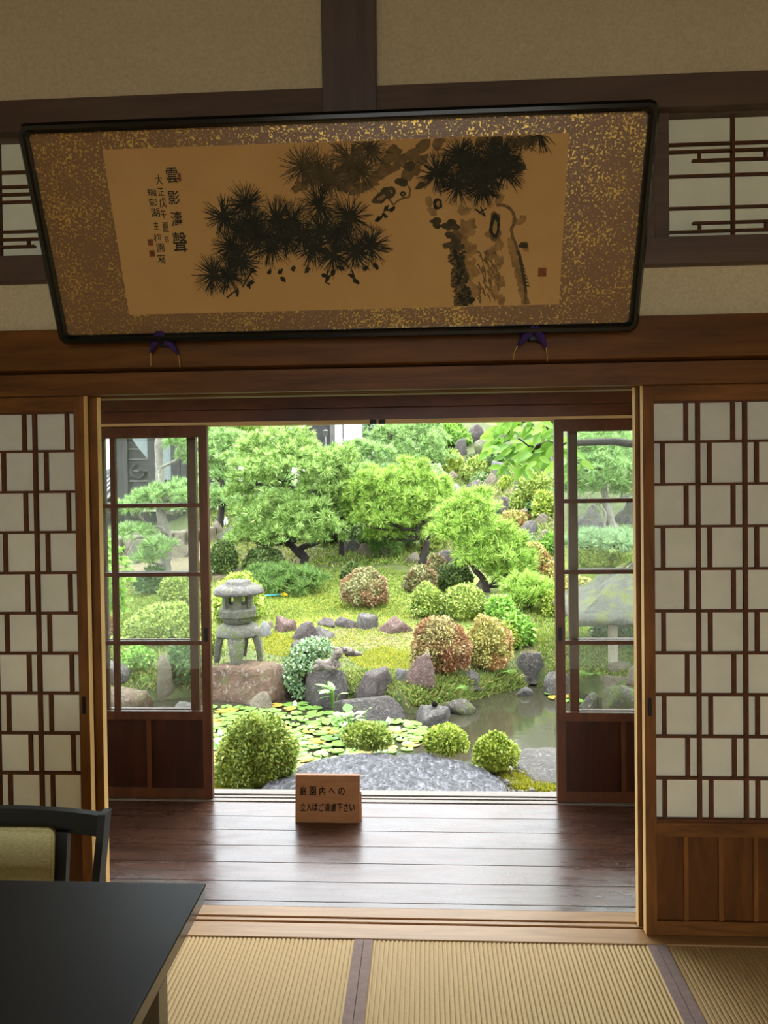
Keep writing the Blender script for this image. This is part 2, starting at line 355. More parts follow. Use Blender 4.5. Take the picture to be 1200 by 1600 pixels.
l.new(r.outputs['Color'], p.inputs['Base Color']); p.inputs['Roughness'].default_value = .85; l.new(bump(nt, nz.outputs['Fac'], .8, .02), p.inputs['Normal'])
m, nt, n, l, p = newmat('pale_bark')
v = coords(nt, (14, 14, 6)); nz = noise(nt, 2.4, 7, .75, v, 1.2); r = ramp(nt, [(.3, (70, 62, 56)), (.5, (120, 113, 104)), (.7, (168, 160, 150))]); l.new(nz.outputs['Fac'], r.inputs['Fac'])
l.new(r.outputs['Color'], p.inputs['Base Color']); p.inputs['Roughness'].default_value = .85; l.new(bump(nt, nz.outputs['Fac'], .8, .02), p.inputs['Normal'])
plain('temple_timber', (48, 46, 45), .7, .3, 0, .18, 3)
plain('temple_timber_light', (84, 80, 76), .7, .3, 0, .15, 3)
plain('shaded_plaster', (120, 126, 126), .85, .2)  # white plaster of the temple panels, its shade put into the colour
plain('white_plaster', (222, 226, 226), .85, .2)
plain('roof_tile', (70, 72, 76), .45, .4, 0, .15, 8)
rockmat('wall_stone', [(150, 132, 106), (182, 164, 136), (206, 192, 168)], 0, scale=2)
m, nt, n, l, p = newmat('thatch')
v = coords(nt, (34, 34, 7)); nz = noise(nt, 1.6, 7, .85, v, .3); n2 = noise(nt, 7, 6, .7, coords(nt))
r = ramp(nt, [(.3, (34, 33, 30)), (.5, (78, 76, 70)), (.7, (124, 122, 110))]); l.new(nz.outputs['Fac'], r.inputs['Fac'])
rm = ramp(nt, [(.5, (0, 0, 0)), (.58, (255, 255, 255))]); l.new(n2.outputs['Fac'], rm.inputs['Fac'])
mx = n.new('ShaderNodeMix'); mx.data_type = 'RGBA'; l.new(rm.outputs['Color'], mx.inputs['Factor']); l.new(r.outputs['Color'], mx.inputs['A']); mx.inputs['B'].default_value = c4((92, 96, 46))
l.new(mx.outputs['Result'], p.inputs['Base Color']); p.inputs['Roughness'].default_value = .9; l.new(bump(nt, nz.outputs['Fac'], .9, .03), p.inputs['Normal'])
plain('grey_post_wood', (150, 138, 122), .8, .2)
plain('lamp_metal', (96, 98, 96), .4, .5, .5)
plain('teal_plastic', (90, 190, 190), .4)
plain('yellow_plastic', (226, 190, 40), .45)
plain('maroon_leaf', (170, 70, 60), .7)

# ------------------------------------------------------------------ object helpers
def tag(o, label=None, cat=None, group=None, kind=None):
    if label: o['label'] = label
    if cat: o['category'] = cat
    if group: o['group'] = group
    if kind: o['kind'] = kind
    return o
def empty(name, loc):
    o = bpy.data.objects.new(name, None); COL.objects.link(o); o.location = Vector([float(v) for v in loc]); o.empty_display_size = .1
    return o
def wloc(o):
    v = Vector((0, 0, 0))
    while o is not None:
        v = v + o.location; o = o.parent
    return v
def link_mesh(name, verts, faces, mat, parent=None, smooth=False, mats=None, midx=None):
    V = np.asarray(verts, float).reshape(-1, 3)
    if parent is not None:
        org = np.array(wloc(parent)); loc = None
    else:
        org = np.array([(V[:, 0].min()+V[:, 0].max())/2, (V[:, 1].min()+V[:, 1].max())/2, V[:, 2].min()]); loc = org
    me = bpy.data.meshes.new(name)
    if isinstance(faces, np.ndarray):
        nf, k = faces.shape
        me.vertices.add(len(V)); me.vertices.foreach_set('co', (V-org).astype(np.float32).ravel())
        me.loops.add(nf*k); me.loops.foreach_set('vertex_index', faces.astype(np.int32).ravel())
        me.polygons.add(nf); me.polygons.foreach_set('loop_start', np.arange(0, nf*k, k, dtype=np.int32))
        me.update(calc_edges=True)
    else:
        me.from_pydata([tuple(v) for v in (V-org)], [], [tuple(f) for f in faces]); me.update()
    for mm in (mats or [mat]): me.materials.append(MATS[mm])
    if midx is not None: me.polygons.foreach_set('material_index', np.asarray(midx, np.int32))
    if smooth: me.polygons.foreach_set('use_smooth', np.ones(len(me.polygons), bool))
    o = bpy.data.objects.new(name, me); COL.objects.link(o)
    if parent is not None: o.parent = parent
    else: o.location = loc
    return o
class MB:
    def __init__(s): s.v = []; s.f = []
    def add(s, vs, fs):
        b = len(s.v); s.v += [tuple(float(c) for c in v) for v in vs]; s.f += [tuple(b+i for i in f) for f in fs]; return s
    def box(s, x0, x1, y0, y1, z0, z1):
        vs = [(x, y, z) for x in (x0, x1) for y in (y0, y1) for z in (z0, z1)]
        return s.add(vs, [(0, 1, 3, 2), (4, 6, 7, 5), (0, 4, 5, 1), (2, 3, 7, 6), (0, 2, 6, 4), (1, 5, 7, 3)])
    def prism(s, poly, d):
        """poly: 3D loop, extruded by vector d"""
        n = len(poly); d = np.array(d); a = [np.array(q) for q in poly]
        return s.add(a+[q+d for q in a], [tuple(range(n))[::-1], tuple(range(n, 2*n))]+[(i, (i+1) % n, n+(i+1) % n, n+i) for i in range(n)])
    def tube(s, pts, rad, k=8, cap=True):
        pts = [np.array(p, float) for p in pts]; n = len(pts)
        if not hasattr(rad, '__len__'): rad = [rad]*n
        up = np.array([.13, .21, .97]); vs = []
        for i in range(n):
            t = pts[min(i+1, n-1)]-pts[max(i-1, 0)]; t = t/(np.linalg.norm(t)+1e-9)
            a = np.cross(t, up)
            if np.linalg.norm(a) < .1: a = np.cross(t, [1, 0, 0])
            a /= np.linalg.norm(a); b = np.cross(t, a)
            for j in range(k):
                th = 2*pi*j/k; vs.append(pts[i]+rad[i]*(a*cos(th)+b*sin(th)))
        fs = [(i*k+j, i*k+(j+1) % k, (i+1)*k+(j+1) % k, (i+1)*k+j) for i in range(n-1) for j in range(k)]
        if cap: fs += [tuple(range(k))[::-1], tuple((n-1)*k+j for j in range(k))]
        return s.add(vs, fs)
    def lathe(s, c, prof, k=24, ang0=0, cap=True, sq=None):
        vs = []
        for (r, z) in prof:
            for j in range(k):
                th = ang0+2*pi*j/k; q = r*(sq(th) if sq else 1); vs.append((c[0]+q*cos(th), c[1]+q*sin(th), c[2]+z))
        n = len(prof)
        fs = [(i*k+j, i*k+(j+1) % k, (i+1)*k+(j+1) % k, (i+1)*k+j) for i in range(n-1) for j in range(k)]
        if cap: fs += [tuple(range(k))[::-1], tuple((n-1)*k+j for j in range(k))]
        return s.add(vs, fs)
    def build(s, name, mat, parent=None, bev=0, smooth=False):
        o = link_mesh(name, s.v, s.f, mat, parent, smooth)
        if bev:
            b = o.modifiers.new('bevel', 'BEVEL'); b.width = bev; b.segments = 2; b.limit_method = 'ANGLE'
        return o
def B(*a): return MB().box(*a)
def struct(o): o['kind'] = 'structure'; return o

# ================================================================== ROOM
RX0, RX1, RY0, CEIL = -2.99, 2.56, -3.6, 3.35
BACK = 2.50        # plane of the transom wall
# floor under the mats, wooden threshold
struct(B(RX0, RX1, RY0, 2.435, -.12, -.06).build('floor', 'threshold_wood'))
f = MB()
f.box(RX0, RX1, 2.437, 2.492, -.12, .001)
f.box(RX0, RX1, 2.437, 2.615, -.12, -.010)
f.box(RX0, RX1, 2.492, 2.5185, -.02, .0)
f.box(RX0, RX1, 2.530, 2.5465, -.02, .0)
f.box(RX0, RX1, 2.558, 2.615, -.02, .0)
struct(f.build('trim_1', 'threshold_wood', None, .0012))
# veranda floor boards
vf = MB(); edges = [2.6165, 2.65, 2.782, 2.919, 3.053, 3.189, 3.320, 3.466]
for a, b in zip(edges[:-1], edges[1:]):
    vf.box(-3.6, 3.2, a+.0012, b-.0012, -.03, -.002)
struct(vf.build('floor', 'veranda_board', None, .0012))
struct(B(-3.6, 3.2, 2.615, 3.47, -.10, -.031).build('floor', 'black_gap'))
# outer sill with its two tracks
s = MB(); s.box(-3.6, 3.2, 3.468, 3.60, -.14, -.012)
for a, b in ((3.468, 3.496), (3.511, 3.528), (3.546, 3.60)): s.box(-3.6, 3.2, a, b, -.013, .002)
struct(s.build('trim_2', 'sill_wood', None, .001))
# lintel (kamoi) over the paper doors, with grooves
k = MB(); k.box(RX0, RX1, 2.44, 2.62, 1.785, 1.832)
for a, b in ((2.44, 2.475), (2.515, 2.523), (2.562, 2.62)): k.box(RX0, RX1, a, b, 1.762, 1.786)
struct(k.build('trim_3', 'beam_wood', None, .001))
struct(B(RX0, RX1, 2.476, 2.514, 1.768, 1.7865).build('trim_4', 'groove_wood'))
struct(B(RX0, RX1, 2.524, 2.561, 1.768, 1.7865).build('trim_5', 'groove_wood'))
nb = MB(); nb.prism([(RX0, 2.412, 1.842), (RX0, 2.418, 1.972), (RX0, 2.50, 1.972), (RX0, 2.50, 1.834)], (RX1-RX0, 0, 0))
struct(nb.build('trim_6', 'beam_wood', None, .002))
# plaster band, transom sill, upper beam, upper plaster, post
struct(B(RX0, RX1, 2.495, 2.555, 1.97, 2.14).build('wall_back', 'plaster'))
struct(B(RX0, RX1, 2.45, 2.56, 2.138, 2.222).build('trim_7', 'dark_beam', None, .002))
struct(B(RX0, RX1, 2.435, 2.56, 2.615, 2.717).build('trim_8', 'dark_beam', None, .002))
struct(B(RX0, RX1, 2.48, 2.56, 2.715, CEIL).build('wall_back', 'plaster'))
struct(B(-.306, -.137, 2.41, 2.54, 2.19, CEIL).build('trim_9', 'dark_post', None, .003))
# side walls, ceiling, far wall of the room with its open doorway
struct(B(RX0-.1, RX0, RY0, 2.56, -.1, CEIL).build('wall_left', 'plaster'))
struct(B(RX1, RX1+.1, RY0, 2.56, -.1, CEIL).build('wall_right', 'plaster'))
struct(B(RX0-.1, RX1+.1, RY0-.1, 2.56, CEIL, CEIL+.08).build('ceiling', 'panel_wood'))
wb = MB(); DX0, DX1, DZ = -1.1, 1.3, 1.80
wb.box(RX0, DX0, RY0-.1, RY0, -.1, CEIL); wb.box(DX1, RX1, RY0-.1, RY0, -.1, CEIL); wb.box(DX0, DX1, RY0-.1, RY0, DZ, 2.05); wb.box(DX0, DX1, RY0-.1, RY0, 2.72, CEIL)  # unseen opening above the doorway, added to brighten the upper wall
struct(wb.build('wall_rear', 'plaster'))
# veranda ceiling, end walls, lintel over the glass doors, added transom glass, eave
struct(B(-3.6, 3.2, 2.56, 3.62, 2.70, 2.76).build('ceiling', 'panel_wood'))
struct(B(-3.65, -3.6, 2.56, 3.62, -.1, 2.7).build('wall_left', 'plaster'))
struct(B(3.2, 3.25, 2.56, 3.62, -.1, 2.7).build('wall_right', 'plaster'))
lt = MB(); lt.box(-3.6, 3.2, 3.45, 3.60, 1.798, 1.93); lt.box(-3.6, 3.2, 3.462, 3.60, 1.742, 1.797)
struct(lt.build('trim_10', 'lintel_wood', None, .002))
lt = MB()
for a, b in ((3.462, 3.474), (3.508, 3.516), (3.55, 3.60)): lt.box(-3.6, 3.2, a, b, 1.731, 1.743)
struct(lt.build('trim_11', 'groove_wood'))
wt = empty('added_window_5', (-.2, 3.53, 1.93)); struct(wt)  # unseen outer transom window, added to light the paper transoms
g = MB(); g.box(-3.6, 3.2, 3.52, 3.525, 1.93, 2.62); g.build('pane', 'glass', wt)
g = MB(); g.box(-3.6, 3.2, 3.49, 3.55, 2.60, 2.70)
for x in np.arange(-3.6, 3.21, .85): g.box(x-.03, x+.03, 3.50, 3.55, 1.93, 2.61)
g.build('window_frame', 'glass_door_wood', wt)
ev = MB(); ev.prism([(-4.5, 3.62, 2.86), (-4.5, 4.75, 2.50), (-4.5, 4.75, 2.56), (-4.5, 3.62, 2.95)], (9, 0, 0))
struct(ev.build('roof', 'panel_wood'))
struct(B(-3.6, 3.2, 3.56, 3.64, 2.7, 2.9).build('wall_back', 'plaster'))
struct(B(-3.6, 3.2, 3.50, 3.58, -.6, -.141).build('wall_back', 'plaster'))

# ------------------------------------------------------------------ tatami mats
def mat_(x0, x1, first_border, last_border, label):
    t = empty('tatami_mat', ((x0+x1)/2, 1.5, -.06)); tag(t, label, 'tatami mat', 'tatami mats on the room floor')
    y0, y1, bw = .62, 2.4335, .029
    MB().box(x0, x1, y0, y1, -.0598, -.006).build('mat_core', 'tatami_weave', t)
    # ribbed reed surface
    xs = np.arange(math.floor(x0/.0141)*.0141, x1, .0141/6); xs = xs[(xs >= x0) & (xs <= x1)]
    z = -.0015-.0035*np.abs(np.cos(pi*xs/.0141))**6
    V = np.concatenate([np.stack([xs, np.full_like(xs, y0), z], 1), np.stack([xs, np.full_like(xs, y1), z], 1)])
    m_ = len(xs); F = np.array([(i, i+1, m_+i+1, m_+i) for i in range(m_-1)])
    o = link_mesh('reed_surface', V, F, 'tatami_weave', t, True)
    for flag, a, b in ((first_border, x0, x0+bw), (last_border, x1-bw, x1)):
        if flag: B(a, b, y0, y1, -.02, .0012).build('cloth_border', 'cloth_border', t, .001)
mat_(-1.138, -.2137, True, True, 'tan tatami mat at the left, under the black table')
mat_(-.2123, .7112, True, True, 'tan tatami mat in the middle, in front of the door opening')
mat_(.7126, 1.637, True, True, 'tan tatami mat at the right, in front of the closed paper door')

# ------------------------------------------------------------------ paper sliding doors (shoji)
ROWS = [1.584, 1.449, 1.3145, 1.179, 1.0445, .910, .776, .642, .5075]
def shoji(name, x0, x1, yf, pull_x, edge_light, full0, lattice=True):
    """frame x0..x1, front face at yf, 34 mm thick"""
    t = empty(name, ((x0+x1)/2, yf, 0)); struct(t)
    y1 = yf+.032; st = .035
    for a, b in ((x0, x0+st), (x1-st, x1)):
        B(a, b, yf, y1, .002, 1.7665).build('stile', 'frame_wood', t, .0015)
    for x, fl in ((x0, edge_light[0]), (x1, edge_light[1])):
        if fl: B(x-.0006, x+.0006, yf+.0015, y1-.001, .004, 1.7655).build('stile_edge', 'stile_edge_wood', t)
    ax, bx = x0+st, x1-st
    B(ax, bx, yf+.002, y1-.002, 1.713, 1.7655).build('top_rail', 'frame_wood_level', t, .0015)
    B(ax, bx, yf+.002, y1-.002, .322, .368).build('middle_rail', 'frame_wood_level', t, .0015)
    B(ax, bx, yf+.002, y1-.002, .004, .049).build('bottom_rail', 'frame_wood_level', t, .0015)
    B(ax, bx, yf+.014, yf+.022, .045, .326).build('panel', 'panel_wood', t)
    pb = MB(); x = ax+.094
    while x < bx-.02:
        pb.box(x-.0075, x+.0075, yf+.007, yf+.015, .049, .322); x += .109
    pb.build('panel_batten', 'frame_wood', t, .001)
    B(ax-.001, bx+.001, yf+.021, yf+.0215, .365, 1.716).build('paper', 'paper', t)
    L = MB(); yb = yf+.020
    L.box(ax, bx, yf+.006, yb, 1.7075, 1.7135); L.box(ax, bx, yf+.006, yb, .368, .3785)
    for z in ROWS: L.box(ax, bx, yf+.008, yb, z-.004, z+.004)
    zs = [1.71]+ROWS+[.374]
    fulls = np.arange(full0-.146*8, full0+.146*9, .146)
    for x in fulls:
        if ax+.008 < x < bx-.008: L.box(x-.006, x+.006, yf+.0065, yb, .374, 1.711)
        for i in range(10):
            xs_ = x+(-.0365 if i % 2 == 0 else .0365)
            if ax+.008 < xs_ < bx-.008: L.box(xs_-.006, xs_+.006, yf+.009, yb, zs[i+1], zs[i])
    L.build('lattice', 'lattice_wood', t)
    if pull_x is not None:
        pm = MB(); zc = .74; h = .03
        ring = [(pull_x+.0068*cos(a)*1.0, yf-.0006, zc+.0068*sin(a)+(h-.0068)*(1 if sin(a) > 0 else -1)) for a in np.linspace(0, 2*pi, 25)[:-1]]
        pm.prism(ring, (0, .004, 0)); pm.build('finger_pull', 'cast_iron', t)
    return t
shoji('door_1', -2.055, -1.120, 2.4785, -1.138, (0, 1), -1.293)
shoji('door_2', -2.03, -1.096, 2.526, None, (0, 1), -1.27)
shoji('door_3', .6925, 1.6275, 2.4785, .708, (1, 0), .867)
shoji('door_4', .681, 1.61, 2.526, None, (1, 0), .85)

# ------------------------------------------------------------------ transom windows (ranma)
def ranma(name, x0, x1, hs, verts, partial, z0=2.222, z1=2.6155):
    t = empty(name, ((x0+x1)/2, BACK, z0)); struct(t)
    fr = MB(); fr.box(x0, x0+.047, 2.475, 2.53, z0, z1); fr.box(x1-.047, x1, 2.475, 2.53, z0, z1)
    fr.box(x0, x1, 2.478, 2.53, z0, z0+.006); fr.box(x0, x1, 2.478, 2.53, z1-.006, z1)
    fr.build('window_frame', 'dark_beam', t, .001)
    B(x0+.04, x1-.04, 2.5125, 2.513, z0+.003, z1-.003).build('paper', 'paper', t)
    L = MB()
    for z in hs: L.box(x0+.047, x1-.047, 2.496, 2.512, z-.0035, z+.0035)
    for x in verts: L.box(x-.0045, x+.0045, 2.494, 2.512, z0, z1)
    for (a, b, za, zb) in partial:
        L.box(a, b, 2.496, 2.512, za-.0035, za+.0035)
        for x in (a+.022, b-.022): L.box(x-.0035, x+.0035, 2.497, 2.512, min(za, zb), max(za, zb))
    L.build('lattice', 'lattice_wood', t)
ranma('window_1', -2.06, -1.13, [2.512, 2.464, 2.439, 2.414, 2.316, 2.290], [-1.403, -1.61, -1.81], [(-1.53, -1.285, 2.266, 2.290)])
ranma('window_2', -1.13, -.2, [2.526, 2.426, 2.325, 2.251], [-.9, -.66, -.43], [])
ranma('window_3', -.2, .731, [2.526, 2.426, 2.325, 2.251], [.03, .26, .50], [])
ranma('window_4', .731, 1.66, [2.526, 2.503, 2.426, 2.325, 2.251], [.984, 1.19, 1.40], [(.859, 1.109, 2.474, 2.503), (.859, 1.109, 2.277, 2.251), (1.28, 1.52, 2.474, 2.503), (1.28, 1.52, 2.277, 2.251)])

ranma('window_6', 1.66, 2.56, [2.526, 2.426, 2.325, 2.251], [1.88, 2.11, 2.34], [])
ranma('window_7', -2.99, -2.06, [2.526, 2.426, 2.325, 2.251], [-2.75, -2.52, -2.29], [])
shoji('door_9', 1.6285, 2.5585, 2.4785, None, (0, 0), 1.743)
shoji('door_10', -2.985, -2.0565, 2.4785, None, (0, 0), -2.315)
for (x0_, x1_) in ((-2.99, -1.1395), (1.6385, 2.56)): struct(B(x0_, x1_, .62, 2.4335, -.06, -.0015).build('floor', 'tatami_weave'))
struct(B(RX0, RX1, RY0, .6185, -.06, -.0015).build('floor', 'tatami_weave'))
# ------------------------------------------------------------------ glass sliding doors of the veranda
def glass_door(name, x0, x1, yf, pull_x):
    t = empty(name, ((x0+x1)/2, yf, 0)); struct(t)
    y1 = yf+.030; st = .041; mid = (x0+x1)/2
    B(x0, x0+st, yf, y1, .003, 1.7295).build('stile', 'glass_door_wood', t, .0015)
    B(x1-st, x1, yf, y1, .003, 1.7295).build('stile', 'glass_door_wood', t, .0015)
    a, b = x0+st, x1-st
    B(a, b, yf+.002, y1-.002, 1.678, 1.7285).build('top_rail', 'glass_door_wood', t, .0015)
    B(a, b, yf+.002, y1-.002, .371, .410).build('middle_rail', 'glass_door_wood', t, .0015)
    B(a, b, yf+.002, y1-.002, .004, .052).build('bottom_rail', 'glass_door_wood', t, .0015)
    B(a, b, yf+.012, yf+.020, .05, .373).build('panel', 'glass_door_panel', t)
    d = MB()
    for q in (1, 2):
        xq = x0+(x1-x0)*q/3; d.box(xq-.011, xq+.011, yf+.004, yf+.013, .052, .371)
    d.build('panel_divider', 'glass_door_wood', t, .001)
    mu = MB(); mu.box(mid-.012, mid+.012, yf+.002, y1-.002, .41, 1.678); mu.build('mullion', 'glass_door_wood', t, .001)
    for z in (1.3645, 1.0455, .727):
        B(a, b, yf+.003, y1-.003, z-.0095, z+.0095).build('glazing_bar', 'glass_door_wood', t, .001)
    zz = [(.41, .7175), (.7365, 1.036), (1.055, 1.355), (1.374, 1.678)]
    for (za, zb) in zz:
        B(a, mid-.012, yf+.014, yf+.0145, za, zb).build('pane', 'glass', t)
        B(mid+.012, b, yf+.014, yf+.0145, za, zb).build('pane', 'glass', t)
    if pull_x is not None:
        pm = MB(); ring = [(pull_x+.0095*cos(q), yf-.0006, .767+.0095*sin(q)+.024*(1 if sin(q) > 0 else -1)) for q in np.linspace(0, 2*pi, 25)[:-1]]
        pm.prism(ring, (0, .004, 0)); pm.build('finger_pull', 'cast_iron', t)
glass_door('door_5', -1.887, -.997, 3.478, -1.015)
glass_door('door_6', -1.953, -1.063, 3.518, None)
glass_door('door_7', .581, 1.471, 3.478, .599)
glass_door('door_8', .649, 1.539, 3.518, None)
lk = MB(); lk.box(-.245, -.215, 3.455, 3.475, 1.722, 1.742); lk.box(-.205, -.175, 3.455, 3.475, 1.722, 1.742)
tag(lk.build('door_catch', 'cast_iron', None, .002), 'small dark metal door catch on the lintel above the garden opening', 'door catch')

# ------------------------------------------------------------------ sign on the veranda
SX0, SX1, SY = -.576, -.2965, 3.262
t = empty('wooden_sign', ((SX0+SX1)/2, SY, -.002)); tag(t, 'small brown wooden notice board with black Japanese writing on the veranda floor', 'sign')
pb = MB(); pb.prism([(SX0, SY, -.002), (SX0, SY+.022, .195), (SX0, SY+.040, .197), (SX0, SY+.018, -.002)], (SX1-SX0, 0, 0)); pb.build('board', 'sign_wood', t, .0015)
sp = MB(); sp.prism([(SX1-.245, SY+.019, -.002), (SX1-.245, SY+.036, .12), (SX1-.245, SY+.075, -.002)], (.25, 0, 0)); sp.build('stand', 'sign_wood', t)
def text_mesh(txt, w=None):
    c = bpy.data.curves.new('lettering', 'FONT'); c.body = txt; c.size = 1.0; c.resolution_u = 3; c.offset = .009
    o = bpy.data.objects.new('lettering', c); COL.objects.link(o)
    me = bpy.data.meshes.new_from_object(o.evaluated_get(bpy.context.evaluated_depsgraph_get()))
    V = np.zeros(len(me.vertices)*3); me.vertices.foreach_get('co', V); V = V.reshape(-1, 3)
    F = [tuple(q.vertices) for q in me.polygons]
    bpy.data.objects.remove(o); bpy.data.curves.remove(c); bpy.data.meshes.remove(me)
    return V, F
def put_text(mb, txt, org, eu, ev, w, h):
    """one character stretched into the w x h cell whose lower-left corner is org"""
    V, F = text_mesh(txt)
    if not len(V): return
    lo = V.min(0); hi = V.max(0); s = np.maximum(hi-lo, 1e-4)
    full = max(s[0], s[1])
    cx, cy = (lo[0]+hi[0])/2, (lo[1]+hi[1])/2
    u = (V[:, 0]-cx)/full*w; vv = (V[:, 1]-cy)/full*h
    P = np.array(org)[None]+np.outer(u+w/2, eu)+np.outer(vv+h/2, ev)
    mb.add(P, F)
eu = np.array([1, 0, 0]); ev_ = np.array([0, .022, .197]); ev_ /= np.linalg.norm(ev_)
tm = MB()
def sgn(x, z): return np.array([SX0+x, SY-.0012, -.002])+ev_*z
for i, ch in enumerate('庭園内への'): [put_text(tm, ch, sgn(.021+.0415*i+o_, .114), eu, ev_, .028, .037) for o_ in (-.0005, 0, .0005)]
tm.build('lettering', 'ink', t); tm = MB()
for i, ch in enumerate('立入はご遠慮下さい'): [put_text(tm, ch, sgn(.022+.0267*i+o_, .048), eu, ev_, .0225, .034) for o_ in (-.0004, 0, .0004)]
tm.build('lettering', 'ink', t)

# ------------------------------------------------------------------ framed ink painting
PO = np.array([-.2465, 2.383, 1.921]); PU = np.array([1., 0, 0]); PV = np.array([0, -.24, .582]); PHt = np.linalg.norm(PV); PV = PV/PHt; PN = np.cross(PU, PV)
PW2 = .893; PH = .628
def pic(u, v, w=0): return PO+PU*u+PV*v+PN*w
def px2pic(px, py):
    d = ray(px, py); o = np.array([0, 0, CAM_H]); tt = np.dot(PO-o, PN)/np.dot(d, PN); q = o+d*tt-PO
    return np.dot(q, PU), np.dot(q, PV)
pt = empty('framed_painting', PO); tag(pt, 'wide framed ink painting of a pine tilting forward above the door opening', 'framed painting')
def rrect(hw, v0, v1, r, n=6):
    out = []
    for cx, cy, a0 in ((hw-r, v0+r, -pi/2), (hw-r, v1-r, 0), (-hw+r, v1-r, pi/2), (-hw+r, v0+r, pi)):
        for i in range(n+1):
            a = a0+pi/2*i/n; out.append((cx+r*cos(a), cy+r*sin(a)))
    return out
fo = rrect(PW2, 0, PH, .03); N_ = len(fo)
prof = [(0, 0), (0, .022), (.008, .034), (.018, .034), (.023, .026), (.028, .022), (.028, .004)]
V = []; F = []
for (ins, w) in prof:
    for (u, v) in rrect(PW2-ins, ins, PH-ins, .03-ins*.6): V.append(pic(u, v, w))
for i in range(len(prof)-1):
    for j in range(N_): F.append((i*N_+j, i*N_+(j+1) % N_, (i+1)*N_+(j+1) % N_, (i+1)*N_+j))
F.append(tuple(range(N_))[::-1])
link_mesh('frame', V, F, 'picture_frame_lacquer', pt)
mo = rrect(PW2-.026, .026, PH-.026, .018); MB().add([pic(u, v, .012) for u, v in mo], [tuple(range(len(mo)))]).build('mount', 'gold_flecked_mount', pt)
pc = [px2pic(*q) for q in ((205, 490), (872, 475), (888, 208), (162, 234))]
u0 = (pc[0][0]+pc[3][0])/2; u1 = (pc[1][0]+pc[2][0])/2; v0 = (pc[0][1]+pc[1][1])/2; v1 = (pc[2][1]+pc[3][1])/2
paper_sheet = MB().prism([pic(u0, v0, .0125), pic(u1, v0, .0125), pic(u1, v1, .0125), pic(u0, v1, .0125)], PN*.0008).build('painting_sheet', 'silk_paper', pt)
lay = [.0138]
def inkpoly(mb, pts):
    lay[0] += .0000008; mb.add([pic(u, v, lay[0]) for u, v in pts], [tuple(range(len(pts)))])
def clampuv(u, v): return (min(max(u, u0+.002), u1-.002), min(max(v, v0+.002), v1-.002))
def stroke(mb, a, b, w0, w1, bend=0):
    a = np.array(a); b = np.array(b); d = b-a; L_ = np.linalg.norm(d)+1e-9; nn = np.array([-d[1], d[0]])/L_
    m_ = (a+b)/2+nn*bend*L_
    inkpoly(mb, [clampuv(*q) for q in (a+nn*w0, a-nn*w0, m_-nn*(w0+w1)/2, b-nn*w1, b+nn*w1, m_+nn*(w0+w1)/2)])
def blob(mb, c, rx, ry, a=0, jag=.25, k=11):
    ph = rng.uniform(0, 6); pts = []
    for i in range(k):
        th = 2*pi*i/k; q = 1+jag*rng.uniform(-1, 1); x, y = rx*q*cos(th), ry*q*sin(th)
        pts.append(clampuv(c[0]+x*cos(a)-y*sin(a), c[1]+x*sin(a)+y*cos(a)))
    inkpoly(mb, pts)
PXM = .00178   # metres on the painting per photo pixel
def z5(x, y): return px2pic(300+x/3.75, 200+y/3.75)
def z6(x, y): return px2pic(600+x/4, 190+y/4)
pale, wash, mid_, dark, red = MB(), MB(), MB(), MB(), MB()
# pale washes of trunk and bough
def washes(mb, cells, s, jag=.3):
    for (u, v, r1, r2, a) in cells: blob(mb, (u, v), r1*PXM, r2*PXM, a, jag)
for i in range(36):
    yy = 640+i*14; u, v = z6(500+35*sin(i*.7)+i*1.2, yy); blob(pale, (u, v), (10+4*sin(i*1.7))*PXM, 8*PXM, rng.uniform(0, 3), .35)
for i in range(26):
    yy = 700+i*17; u, v = z6(690-30*cos(i*.9)+i*.6, yy); blob(pale, (u, v), 8*PXM, 6*PXM, rng.uniform(0, 3), .45)
for i in range(16):
    u, v = z6(790+6*i, 760+i*24); blob(pale, (u, v), 6*PXM, 10*PXM, .3, .35)
for (x, y) in ((300, 560), (280, 500), (480, 550), (510, 560), (720, 480), (820, 620), (860, 610), (880, 780)): blob(pale, z6(x, y), 9*PXM, 6*PXM, rng.uniform(0, 3))
for q in ((30, 240), (110, 250), (180, 200), (240, 150), (60, 190), (230, 240), (190, 300), (340, 130), (610, 110), (690, 130), (150, 330)): blob(wash, z6(*q), 13*PXM, 9*PXM, .6, .3)
for q in ((900, 340), (980, 360), (860, 270), (1040, 330), (700, 250), (640, 340), (1120, 250), (820, 330), (930, 300), (1080, 280), (1160, 240), (760, 290), (900, 220), (960, 250)): blob(wash, z5(*q), 15*PXM, 8*PXM, .3, .35)
for i in range(14):
    u, v = z6(440+8*sin(i*1.3)+i*2.0, 700+i*34); blob(wash, (u, v), (11-.3*i)*PXM, 9*PXM, rng.uniform(0, 3), .35)
for q in ((690, 620), (690, 700)): blob(wash, z6(*q), 9*PXM, 14*PXM, 0, .25)
# curling outline of the trunk, knots
def chain(mb, pts, w):
    for a, b in zip(pts[:-1], pts[1:]): stroke(mb, a, b, w*PXM, w*.9*PXM, .05)
chain(wash, [z6(*q) for q in ((700, 520), (760, 525), (800, 560), (815, 620), (790, 670), (800, 720), (830, 800), (850, 880), (870, 980), (880, 1140))], 2.6)
chain(mid_, [z6(*q) for q in ((830, 800), (850, 860), (860, 930), (875, 1000), (880, 1060))], 2.6)
chain(wash, [z6(*q) for q in ((20, 470), (60, 520), (110, 480), (160, 470), (165, 420), (150, 400))], 1.6)
for q, r1, r2 in (((335, 512), 8, 9), ((120, 450), 5, 4), ((30, 440), 12, 9), ((690, 650), 9, 20)):
    blob(dark if r1 < 12 else mid_, z6(*q), r1*PXM, r2*PXM, 0, .15); blob(pale, z6(q[0]+1, q[1]), r1*.45*PXM, r2*.5*PXM, 0, .3)
